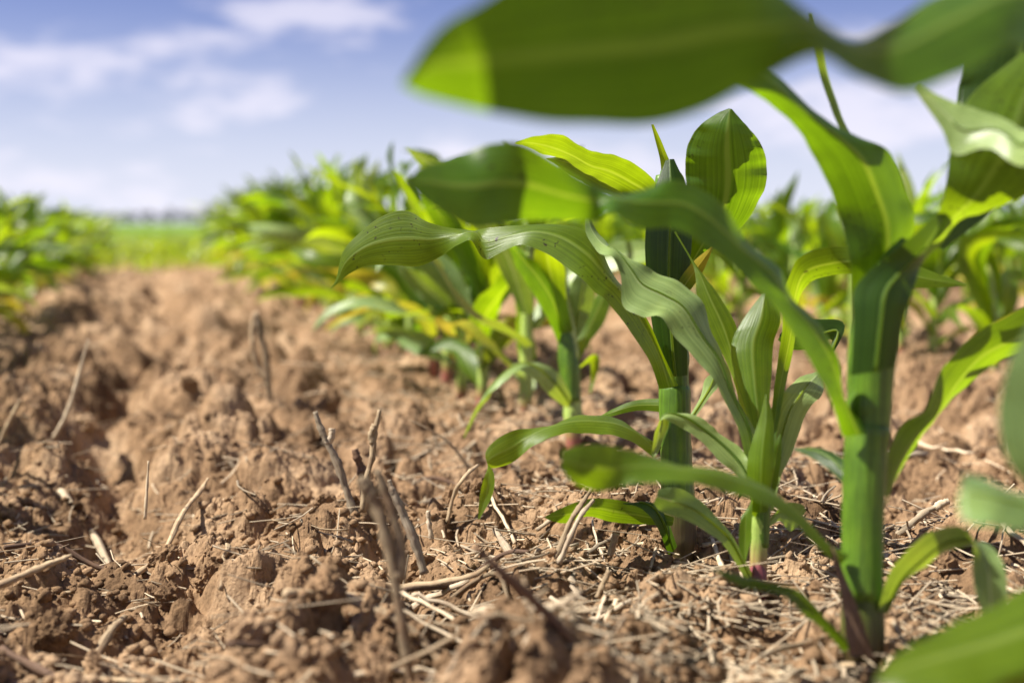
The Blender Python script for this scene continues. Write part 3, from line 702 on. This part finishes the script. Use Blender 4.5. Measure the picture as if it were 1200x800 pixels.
NV = 12
protos = []
for v in range(NV):
    leaves, stalk = plant_parts(200 + v)
    ms = mesh('stalk', *stalk); ms.materials.append(M['stalk_pale'])
    ml_ = []
    for (V, Fc, uv), mat in leaves:
        me = mesh('leaf', V, Fc, uv); me.materials.append(M[mat]); ml_.append(me)
    protos.append((ms, ml_))

def plant_copy(v, x, y, rz, s, label, group):
    root = empty('corn_plant', (x, y, gz(x, y) + 0.002))
    root.rotation_euler = (random.gauss(0, .05), random.gauss(0, .05), rz)
    root.scale = (s, s, s)
    tag(root, label, 'corn plant', group)
    ms, mls = protos[v]
    st = bpy.data.objects.new('stalk', ms); col.objects.link(st); st.parent = root
    for me in mls:
        o = bpy.data.objects.new('leaf', me); col.objects.link(o); o.parent = root
    return root

def cam_xyz(x, y, z=0.1):
    v = Vector((x, y, z)) - CAM
    return v.dot(RT), v.dot(UP), v.dot(FW)

def in_view(x, y, margin=0.25):
    a, b, c = cam_xyz(x, y)
    return c > 0.3 and abs(a) < 0.36 * c + margin

LAB = {0: ('young corn plant farther back in the same row as the thick-stalked plant', 'corn plants receding behind the focused ones'),
       -1: ('young corn plant in the row across the bare furrow from the thick-stalked plant', 'corn plants across the furrow'),
       1: ('young corn plant in the row directly behind the thick-stalked plant, across bare soil', 'corn plants of the next row over'),
       'r': ('young corn plant deep in the field beyond the row behind the thick-stalked plant', 'corn plants deep in the field'),
       'h': ('small corn plant in the cross rows that close off the far end of the furrow', 'corn plants of the cross rows')}
spots = []
for k in range(-6, 14):
    X0 = 0.385 + 0.77 * k
    y = 0.4 + random.random() * 0.15
    while y < 10.5:
        y += random.uniform(0.09, 0.15)
        x = X0 + random.gauss(0, 0.012)
        if k == 0 and y < 1.47: continue
        if k == 1 and y < 1.0: continue
        if y > (8.6 if k in (0, -1) else 8.0): continue
        key = k if k in (0, -1, 1) else 'r'
        if in_view(x, y) or (k == -1 and 0.15 < y < 4): spots.append((math.hypot(x, y), x, y, key, (random.uniform(0.86, 1.12) if k == 0 else random.uniform(0.72, 0.9) if k == -1 else random.uniform(0.74, 0.95))))
for yy in np.arange(8.25, 60, 0.77):
    x = -0.25 * yy - 1.5
    while x < 0.8 * yy + 1.5:
        x += random.uniform(0.16, 0.24) * (1 if yy < 14 else yy / 14)
        y = yy + random.gauss(0, 0.03)
        if in_view(x, y, 0.5):
            spots.append((math.hypot(x, y), x, y, 'h', random.uniform(0.42, 0.58)))
spots.sort()
NIND = 285
for i, (d, x, y, key, s) in enumerate(spots[:NIND]):
    plant_copy(random.randrange(NV), x, y, random.uniform(0, 6.28), s, *LAB[key])

# the rest of the field, too many to pick apart
def build_far(rest):
    Vs, Fs, UVs, mi, off = [], [], [], [], 0
    mats = ['leaf', 'leaf_lime', 'leaf_pale', 'leaf_yellow', 'stalk_pale']
    lows = []
    for v in range(5):
        rg = np.random.default_rng(900 + v)
        parts = []
        for k in range(7):
            f = k / 6
            bl = arch_blade(0.2 + 0.2 * math.sin(math.pi * (0.1 + 0.75 * f)), 0.045, rg.uniform(0, 6.28), 0.02 + 0.14 * f, math.radians(58 - 45 * f), math.radians(110 - 55 * f), rg.normal(0, .8), 70 + 9 * v + k, n=7, across=2)
            parts.append((bl, 3 if k == 0 else int(rg.choice([0, 1, 1, 2]))))
        lows.append(parts)
    zs = terrain(np.array([q[1] for q in rest]), np.array([q[2] for q in rest]))
    for (d, x, y, key, s), z in zip(rest, zs):
        a = random.uniform(0, 6.28); ca, sa = math.cos(a) * s, math.sin(a) * s
        for (V, Fc, uv), m_ in random.choice(lows):
            W = np.stack([V[:, 0] * ca - V[:, 1] * sa + x, V[:, 0] * sa + V[:, 1] * ca + y, V[:, 2] * s + z], -1)
            Vs.append(W); UVs.append(uv)
            Fs.append(np.asarray(Fc) + off); off += len(W); mi += [m_] * len(Fc)
    V, Fq, uv = np.concatenate(Vs), np.concatenate(Fs), np.concatenate(UVs)
    me = mesh('distant_corn', V, [tuple(f) for f in Fq.tolist()], uv)
    for m_ in mats: me.materials.append(M[m_])
    me.polygons.foreach_set('material_index', np.array(mi, dtype=np.int32))
    o = obj('distant_corn', me)
    tag(o, 'distant green corn rows merging into one band below the horizon', 'corn field', kind='stuff')
build_far(spots[NIND:])

# ------------------------------------------------------------------ distant wood on the horizon
def build_wood():
    rg = np.random.default_rng(5)
    V, Fc = [], []
    az = -0.55
    while az < 1.1:
        dist = rg.uniform(1500, 1750)
        hgt = rg.uniform(15, 24) * (0.75 + 0.35 * math.sin(az * 9))
        cx, cy = dist * math.sin(az), dist * math.cos(az)
        for q in range(46):
            a, b = rg.uniform(0, 6.28), rg.uniform(-1, 1)
            rr = rg.uniform(0.55, 1.0)
            c = np.array([cx + 6 * rr * math.cos(a) * math.sqrt(1 - b * b), cy + 6 * rr * math.sin(a) * math.sqrt(1 - b * b), -0.5 + hgt * (0.52 + 0.48 * rr * b)])
            e1, e2 = norm(rg.normal(size=3)) * 1.6, norm(rg.normal(size=3)) * 1.6
            k = len(V)
            V += [c - e1, c + e2, c + e1, c - e2]; Fc.append((k, k + 1, k + 2, k + 3))
        az += rg.uniform(0.002, 0.006)
    m, nt = new_mat('wood_foliage')
    o_ = N(nt, 'ShaderNodeOutputMaterial'); p = N(nt, 'ShaderNodeBsdfPrincipled', inp={'Roughness': 0.8})
    p.inputs['Base Color'].default_value = (0.03, 0.05, 0.035, 1)
    nt.links.new(p.outputs[0], o_.inputs[0])
    o = obj('distant_wood', mesh('distant_wood', V, Fc, smooth=False), m)
    tag(o, 'dark strip of far-off woodland along the horizon', 'woodland', kind='stuff')
build_wood()

# ------------------------------------------------------------------ soil clods and crumbs
def vn3(p, seed):
    i = np.floor(p).astype(np.int64); f = p - i; u = f * f * (3 - 2 * f)
    r = 0
    for dx in (0, 1):
        for dy in (0, 1):
            for dz in (0, 1):
                wgt = (u[:, 0] if dx else 1 - u[:, 0]) * (u[:, 1] if dy else 1 - u[:, 1]) * (u[:, 2] if dz else 1 - u[:, 2])
                r = r + wgt * h32(i[:, 0] + dx + 57 * (i[:, 2] + dz), i[:, 1] + dy - 131 * (i[:, 2] + dz), seed)
    return r - 0.5

def lump(seed, sub):
    """a broken clod: sphere cut by planes, then crumbled"""
    import bmesh
    bm = bmesh.new()
    bmesh.ops.create_icosphere(bm, subdivisions=sub, radius=1.0)
    rg = np.random.default_rng(seed)
    C = np.array([v.co[:] for v in bm.verts]); Fc = [tuple(x.index for x in f.verts) for f in bm.faces]
    bm.free()
    C = C * (1 + 0.5 * vn3(C * 1.3 + 7, seed))[:, None]
    for _ in range(6):
        nrm, lim = norm(rg.normal(size=3)), rg.uniform(0.45, 0.75)
        t = C @ nrm
        C = C - np.outer(np.maximum(t - lim, 0) * 0.8, nrm)
    if sub > 2:
        k = 0.62 * np.abs(vn3(C * 3.1 + 3, seed + 1)) + 0.42 * np.abs(vn3(C * 6.5 + 5, seed + 2)) + 0.26 * np.abs(vn3(C * 14 + 1, seed + 3))
        C = C * (0.78 + k)[:, None]
    else:
        C = C * (1 + rg.normal(0, 0.17, len(C)))[:, None]
    return (C * rg.uniform(0.75, 1.25, 3)).tolist(), Fc

clod_me = []
for q in range(9):
    me = mesh('soil_clod', *lump(300 + q, 4), smooth=False); me.materials.append(M['clod']); clod_me.append(me)
GROUP_C = 'loose clods on the furrow'
def clod(x, y, s, k=None, label='rough brown soil clod lying loose on the furrow'):
    o = bpy.data.objects.new('soil_clod', clod_me[random.randrange(9) if k is None else k])
    col.objects.link(o)
    o.location = (x, y, gz(x, y) + s * 0.18)
    o.rotation_euler = (random.uniform(0, 6.28), random.uniform(0, 6.28), random.uniform(0, 6.28))
    o.scale = (s, s * random.uniform(0.75, 1.0), s * random.uniform(0.6, 0.85))
    tag(o, label, 'soil clod', GROUP_C)
    return o
for (cx, cy, s) in [(270, 640, .024), (330, 600, .022), (360, 640, .026), (300, 690, .020), (380, 600, .020), (630, 560, .024), (600, 545, .018), (690, 610, .026), (660, 640, .016), (720, 630, .020),
                    (750, 655, .016), (245, 575, .018), (190, 640, .016), (240, 650, .014), (120, 620, .02), (50, 570, .024), (100, 470, .026), (170, 480, .03), (140, 430, .03), (220, 470, .024),
                    (290, 770, .026), (380, 750, .022), (200, 770, .024), (120, 680, .02), (60, 700, .022), (520, 740, .014), (600, 770, .016), (850, 690, .014), (930, 640, .016), (960, 700, .014), (1150, 540, .03), (1110, 670, .014), (560, 600, .012)]:
    g, t = on_ground(cx, cy)
    clod(g.x, g.y, s * 0.72)
for bx, by, n_ in ((1012, 776, 7), (797, 646, 7), (888, 694, 5), (672, 522, 4)):
    g, t = on_ground(bx, by)
    for q in range(n_):
        a_ = q * 6.28 / n_ + random.random()
        clod(g.x + 0.019 * math.cos(a_), g.y + 0.019 * math.sin(a_), random.uniform(.006, .012), label='small crumbly clod banked against a corn stalk foot')['group'] = 'clods banked round the stalk feet'
for q in range(150):
    d = 0.62 * math.exp(random.random() * 1.9)
    a = random.uniform(-0.36, 0.36)
    P = fh * d + RT * (a * d)
    xx = P.x + CAM.x
    if abs(((xx - 0.385 + 0.385) % 0.77) - 0.385) < 0.12 and random.random() < 0.75: continue
    clod(P.x, P.y, random.choice([.005, .006, .008, .010, .013, .017]) * random.uniform(.8, 1.2))

def build_crumbs(n=30000):
    lows = [lump(500 + q, 1) for q in range(8)]
    d = 0.6 * np.exp(RNG.random(n) * 1.5); a = RNG.uniform(-0.4, 0.4, n)
    X = fh.x * d + RT.x * a * d; Y = fh.y * d + RT.y * a * d
    keep = vnoise(X * 14, Y * 14, 77) > -0.2
    X, Y = X[keep], Y[keep]
    Z = terrain(X, Y)
    kind = RNG.integers(0, 8, len(X))
    S = 0.0008 * np.exp(RNG.random(len(X)) ** 2.2 * 1.9)
    A = RNG.uniform(0, 6.28, len(X))
    Vs, Fs, off = [], [], 0
    for q in range(8):
        V, Fc = np.array(lows[q][0]), np.array(lows[q][1])
        m_ = kind == q
        x, y, z, s, c_, s_ = X[m_], Y[m_], Z[m_], S[m_], np.cos(A[m_]), np.sin(A[m_])
        W = np.stack([(V[None, :, 0] * c_[:, None] - V[None, :, 1] * s_[:, None]) * s[:, None] + x[:, None],
                      (V[None, :, 0] * s_[:, None] + V[None, :, 1] * c_[:, None]) * s[:, None] + y[:, None],
                      V[None, :, 2] * 0.85 * s[:, None] + (z + s * 0.25)[:, None]], -1)
        Fs.append((Fc[None] + (np.arange(len(x)) * len(V))[:, None, None] + off).reshape(-1, 3)); off += W.shape[0] * len(V)
        Vs.append(W.reshape(-1, 3))
    V, Fq = np.concatenate(Vs), np.concatenate(Fs)
    me = bpy.data.meshes.new('soil_crumbs')
    me.vertices.add(len(V)); me.vertices.foreach_set('co', V.ravel().astype(np.float32))
    me.loops.add(Fq.size); me.loops.foreach_set('vertex_index', Fq.ravel().astype(np.int32))
    me.polygons.add(len(Fq)); me.polygons.foreach_set('loop_start', (np.arange(len(Fq)) * 3).astype(np.int32))
    me.update(calc_edges=True)
    tag(obj('soil_crumbs', me, M['clod']), 'fine brown soil crumbs scattered over the furrow', 'soil', kind='stuff')
build_crumbs()

# ------------------------------------------------------------------ dry sticks and stubble standing in the soil
def stick(pts, mat='stick', label='', name='dry_stick', side_twigs=(), sides=10, rough=0.13, cat='stick', group=None):
    """pts: (x, y, width px, depth); depth None = on the ground under that pixel"""
    P, rad = [], []
    for x, y, w_, d in pts:
        if d is None:
            g, d = on_ground(x, y)
            g.z = gz(g.x, g.y)
            P.append(Vector((g.x, g.y, g.z + w_ / F * d * 0.45 + 0.003)))
        else:
            P.append(px(x, y, d))
        rad.append(w_ * 0.82 / F * d / 2)
    A = catmull(np.column_stack([np.array(P), rad]), 6 * len(P))
    base = Vector(A[0, :3])
    jig = np.random.default_rng(abs(int(pts[0][0] * 7 + pts[0][1])))
    kn = 1 + 0.12 * np.sin(np.linspace(0, 17, len(A)) + jig.uniform(0, 6))
    V, Fc, uv = tube_arrays(A[:, :3] - np.array(base), A[:, 3] * kn, sides, rough=rough, seed=abs(int(pts[0][0])), squash=0.85)
    o = obj(name, mesh(name, V, Fc, uv), M[mat], loc=base)
    tag(o, label, cat, group)
    for tw in side_twigs:
        TP = catmull(np.array([list(px(x, y, d)) + [w_ / F * d / 2] for x, y, w_, d in tw]), 5 * len(tw))
        V, Fc, uv = tube_arrays(TP[:, :3] - np.array(base), TP[:, 3], 7, rough=rough, seed=3)
        obj('twig', mesh('twig', V, Fc, uv), M[mat], o)
    return o

D = lambda x, y: on_ground(x, y)[1]
d0 = D(415, 600)
stick([(418, 612, 14, d0), (408, 580, 13, d0), (396, 545, 12, d0), (384, 520, 12, d0), (376, 502, 10, d0), (369, 482, 9, d0)], 'bleached',
      'grey weathered stick with a short side stub, leaning left from the soil', side_twigs=[[(383, 520, 8, d0), (388, 512, 9, d0), (389, 502, 8, d0)]])
stick([(425, 600, 12, d0 - .02), (430, 560, 10, d0 - .02), (436, 535, 9, d0 - .02), (440, 505, 8, d0 - .02), (445, 480, 6, d0 - .02)], 'stick',
      'thin knotted brown stick with a blunt dark tip standing beside the grey one', side_twigs=[[(437, 520, 8, d0 - .02), (435, 508, 9, d0 - .02), (440, 498, 9, d0 - .02)]])
stick([(428, 585, 15, d0 + .01), (425, 555, 15, d0 + .01), (420, 540, 13, d0 + .01), (416, 526, 12, d0 + .01)], 'dark_stick', 'short dark broken stub between the two upright sticks')
d1 = .695
stick([(482, 800, 15, d1), (474, 750, 16, d1), (466, 700, 17, d1), (458, 650, 20, d1), (444, 600, 24, d1), (430, 572, 22, d1), (420, 560, 14, d1)], 'stick',
      'tall pale brown stalk bent at the top, standing in front of the other sticks', side_twigs=[[(470, 680, 16, d1), (468, 630, 13, d1), (452, 580, 12, d1), (442, 550, 8, d1)]])
d2 = D(495, 668)
stick([(497, 672, 13, d2), (488, 640, 15, d2), (474, 605, 15, d2), (460, 575, 11, d2), (456, 562, 6, d2)], 'bleached', 'flat bleached stalk splinter leaning behind the bent brown stalk')
d3 = D(506, 625)
stick([(506, 632, 8, d3), (503, 615, 8, d3), (502, 598, 7, d3)], 'bleached', 'short pale peg of straw sticking up right of the splinter')
d4 = D(316, 478)
stick([(318, 482, 11, d4), (314, 450, 11, d4), (312, 420, 11, d4), (306, 395, 12, d4), (300, 372, 12, d4)], 'stick',
      'brown curled stubble stem standing alone on the sunny ridge', side_twigs=[[(314, 445, 8, d4), (300, 425, 7, d4), (296, 395, 7, d4), (298, 372, 8, d4), (304, 368, 8, d4)]])
d5 = D(65, 512)
stick([(62, 514, 7, d5), (78, 485, 7, d5), (88, 455, 7, d5), (96, 425, 5, d5), (104, 398, 3, d5)], 'bleached', 'long thin pale straw rising in a curve beyond the dark furrow hollow')
d6 = D(5, 520)
stick([(-4, 525, 7, d6), (8, 500, 7, d6), (18, 480, 6, d6), (24, 468, 5, d6)], 'stick', 'short dark-tipped straw poking up at the furrow hollow')
d7 = D(172, 606)
stick([(170, 608, 6, d7), (172, 575, 5, d7), (174, 540, 3, d7)], 'straw', 'slim upright straw needle on the furrow floor')
stick([(160, 646, 8, None), (190, 628, 8, None), (215, 600, 8, D(215, 606)), (235, 575, 7, D(235, 592)), (244, 560, 4, D(244, 590))], 'stick', 'tan split straw propped on the furrow slope')
stick([(70, 545, 11, None), (110, 562, 11, None), (140, 582, 9, None), (168, 600, 5, None)], 'straw', 'long golden straw sloping down the furrow bank')
stick([(0, 600, 5, None), (40, 598, 7, None), (80, 600, 6, None)], 'straw', 'pale straw lying level under the furrow bank')
stick([(5, 640, 8, None), (60, 632, 9, None), (110, 632, 9, None), (152, 634, 5, None)], 'dark_stick', 'long dark stem lying across the furrow floor')
stick([(-10, 690, 13, .85), (30, 672, 12, .86), (65, 658, 10, .865), (84, 650, 5, .87)], 'stick', 'thick blurred straw piece tilted up over the near furrow')
stick([(95, 705, 12, None), (125, 694, 14, None), (145, 680, 10, None)], 'stick', 'stubby pale straw chip with a cut end on the near soil')
stick([(0, 740, 12, None), (60, 755, 12, None), (130, 790, 10, None)], 'dark_stick', 'blurred dark stem sunk in the near shadowed hollow')
stick([(20, 720, 9, None), (80, 735, 9, None), (170, 760, 9, None)], 'stick', 'blurred grey stem along the near shadowed hollow')
stick([(335, 762, 15, None), (400, 746, 16, None), (470, 748, 16, None), (520, 752, 15, None), (550, 770, 12, None), (558, 790, 9, None)], 'stick', 'thick curved stem lying across the bottom of the bent stalk')
stick([(270, 800, 16, None), (350, 778, 16, None), (430, 770, 14, None)], 'dark_stick', 'dark wet-looking stem in front of the thick curved stem')
stick([(702, 810, 20, .668), (665, 748, 20, .655), (630, 708, 18, .645), (590, 672, 15, .635), (555, 640, 9, .63)], 'dark_stick', 'blurred dark brown stem slanting up from the soil in front of the straw litter')
stick([(475, 690, 9, None), (540, 655, 9, None), (590, 662, 9, None), (620, 668, 7, None)], 'dark_stick', 'dark stem lying flat right of the bleached splinter')
stick([(480, 672, 9, None), (520, 672, 10, None), (580, 680, 9, None), (600, 690, 6, None)], 'stick', 'brown stem lying under the dark flat one')
d8 = D(640, 668)
stick([(640, 672, 10, d8), (655, 645, 10, d8), (668, 612, 9, d8), (682, 590, 8, d8), (694, 572, 6, d8)], 'stick', 'brown stem propped diagonally against the crumbly mound')
stick([(655, 660, 9, d8 - .01), (668, 630, 9, d8 - .01), (680, 605, 8, d8 - .01), (696, 585, 5, d8 - .01)], 'bleached', 'pale stem crossing the brown one on the mound')
stick([(580, 620, 9, None), (600, 640, 12, None), (616, 652, 13, None), (632, 664, 8, None)], 'bleached', 'bleached white straw flake left of the mound')
stick([(540, 625, 4, None), (565, 630, 6, None), (590, 645, 5, None)], 'bleached', 'thin white straw curving beside the flake')
stick([(645, 690, 8, None), (690, 700, 9, None), (740, 705, 8, None)], 'bleached', 'pale straw lying flat below the mound')
d9 = D(532, 610)
stick([(524, 612, 6, d9), (532, 580, 7, d9), (545, 558, 6, d9), (560, 545, 5, d9 + .03)], 'stick', 'bent grey twig arching near the hanging leaf tip')
stick([(552, 552, 5, D(552, 552)), (536, 530, 5, D(552, 552)), (518, 512, 4, D(552, 552)), (480, 492, 3, D(552, 552))], 'stick', 'thin brown tendril arching leftwards behind the twig')
stick([(538, 522, 6, None), (590, 505, 7, None), (645, 485, 7, None), (660, 480, 5, None)], 'straw', 'long straight straw lying toward the light green stalk')
stick([(440, 545, 6, None), (500, 541, 7, None), (560, 545, 6, None)], 'dark_stick', 'brown stem lying level behind the upright sticks')
stick([(598, 505, 3, D(598, 505)), (608, 480, 3, D(598, 505)), (614, 460, 2, D(598, 505))], 'stick', 'fine reddish twig rising behind the long straw')
stick([(715, 650, 12, D(715, 655)), (722, 625, 11, D(715, 655))], 'stick', 'short cut stub standing on the mound foot')
stick([(700, 690, 9, None), (714, 668, 9, D(705, 690))], 'stick', 'short brown peg leaning out of the mound foot')
stick([(805, 645, 6, None), (830, 660, 9, None), (850, 678, 8, None), (862, 690, 5, None)], 'bleached', 'white straw beside the shaded stalk foot')
stick([(835, 640, 6, None), (850, 665, 8, None), (875, 690, 7, None), (905, 705, 5, None)], 'straw', 'tan straw slanting toward the purple stalk foot')
d10 = D(1040, 640)
stick([(1036, 640, 12, d10), (1060, 620, 13, d10), (1085, 600, 11, d10), (1102, 592, 8, d10)], 'straw', 'hairy tan root stub with a red end behind the thick stalk',
      side_twigs=[[(1096, 596, 9, d10), (1104, 590, 10, d10), (1112, 587, 8, d10)]])

# ------------------------------------------------------------------ straw litter
def straw_mesh(seed):
    rg = np.random.default_rng(seed)
    n = 9
    t = np.linspace(-0.5, 0.5, n)
    bend = rg.normal(0, 0.12)
    P = np.stack([t, bend * (t * t - 0.1) * 2 + rg.normal(0, .008, n), 0.05 * rg.normal() * (t * t - .1) + rg.normal(0, .006, n)], -1)
    rad = 0.030 * np.interp(t, [-0.5, -0.4, 0.3, 0.5], rg.uniform(0.35, 1.1, 4))
    V, Fc, uv = tube_arrays(P, rad, 6, rough=0.12, squash=rg.uniform(0.18, 0.7), seed=seed)
    return mesh('straw', V, Fc, uv)
straws = {}
for q in range(10):
    for mt in ('straw', 'bleached', 'stick'):
        me = straw_mesh(700 + q); me.materials.append(M[mt]); straws[(q, mt)] = me

def lay_straw(x, y, L, thick, rz):
    hx, hy = math.cos(rz) * L * .5, math.sin(rz) * L * .5
    za, zb, zc = gz(x - hx, y - hy), gz(x + hx, y + hy), gz(x, y)
    zm = max((za + zb) / 2, zc - 0.004)
    mt = random.choice(['straw', 'straw', 'bleached', 'stick'])
    o = bpy.data.objects.new('straw_fragment', straws[(random.randrange(10), mt)])
    col.objects.link(o)
    o.location = (x, y, zm + thick * 0.6)
    o.rotation_euler = (random.uniform(0, 6.28), -math.atan2(zb - za, L), rz)
    o.scale = (L, thick * 33 * 0.5, thick * 33 * 0.5)
    tag(o, 'dry straw fragment scattered among the litter on the soil', 'straw', 'straw litter on the soil')
placed = 0
heaps = [(random.uniform(430, 1200), random.uniform(480, 810)) for _ in range(26)]
while placed < 290:
    x_, y_ = random.uniform(-60, 1240), random.uniform(400, 830)
    if random.random() < 0.55:
        hx_, hy_ = random.choice(heaps); x_, y_ = random.gauss(hx_, 45), random.gauss(hy_, 20)
    dens = 0.95 if (x_ > 430 and x_ > 430 + (y_ - 560) * .2) else 0.33
    if y_ < 500: dens *= 0.5
    if random.random() > dens: continue
    g, t = on_ground(x_, y_)
    lay_straw(g.x, g.y, random.uniform(0.02, 0.085) * (1 if t < 1.3 else 1.4), random.uniform(0.0018, 0.0062), random.gauss(0.2, 0.8) if random.random() < .6 else random.uniform(0, 3.14))
    placed += 1

def build_chaff(n=9500):
    Vs, Fs, UVs, off = [], [], [], 0
    cnt = 0
    pts = []
    while cnt < n:
        d = 0.6 * math.exp(random.random() * 2.2); a = random.uniform(-0.42, 0.42)
        x = fh.x * d + RT.x * a * d; y = fh.y * d + RT.y * a * d
        inrow = math.cos(2 * math.pi * (x - 0.385) / 0.77)
        if random.random() > (0.95 if inrow > 0.1 else 0.26): continue
        pts.append((x, y)); cnt += 1
    X, Y = np.array([p[0] for p in pts]), np.array([p[1] for p in pts])
    Z = terrain(X, Y)
    for x, y, z in zip(X, Y, Z):
        L, rz, ti = 0.005 * math.exp(random.random() ** 1.4 * 2.75), random.uniform(0, 6.28), random.gauss(0, .22)
        t = np.linspace(-.5, .5, 4)
        b = random.gauss(0, .25)
        P = np.stack([t * L, b * L * (t * t), ti * L * t], -1)
        c_, s_ = math.cos(rz), math.sin(rz)
        P = np.stack([P[:, 0] * c_ - P[:, 1] * s_ + x, P[:, 0] * s_ + P[:, 1] * c_ + y, P[:, 2] + z + 0.0022], -1)
        V, Fc, uv = tube_arrays(P, random.uniform(0.00035, 0.0012), 4, squash=0.6, cap=False)
        uv = uv + random.random()
        Vs.append(V); UVs.append(uv); Fs.append(np.array(Fc) + off); off += len(V)
    me = mesh('chaff', np.concatenate(Vs), np.concatenate(Fs).tolist(), np.concatenate(UVs))
    tag(obj('chaff', me, M['straw']), 'fine pale chaff and straw bits strewn along the rows', 'chaff', kind='stuff')
build_chaff()
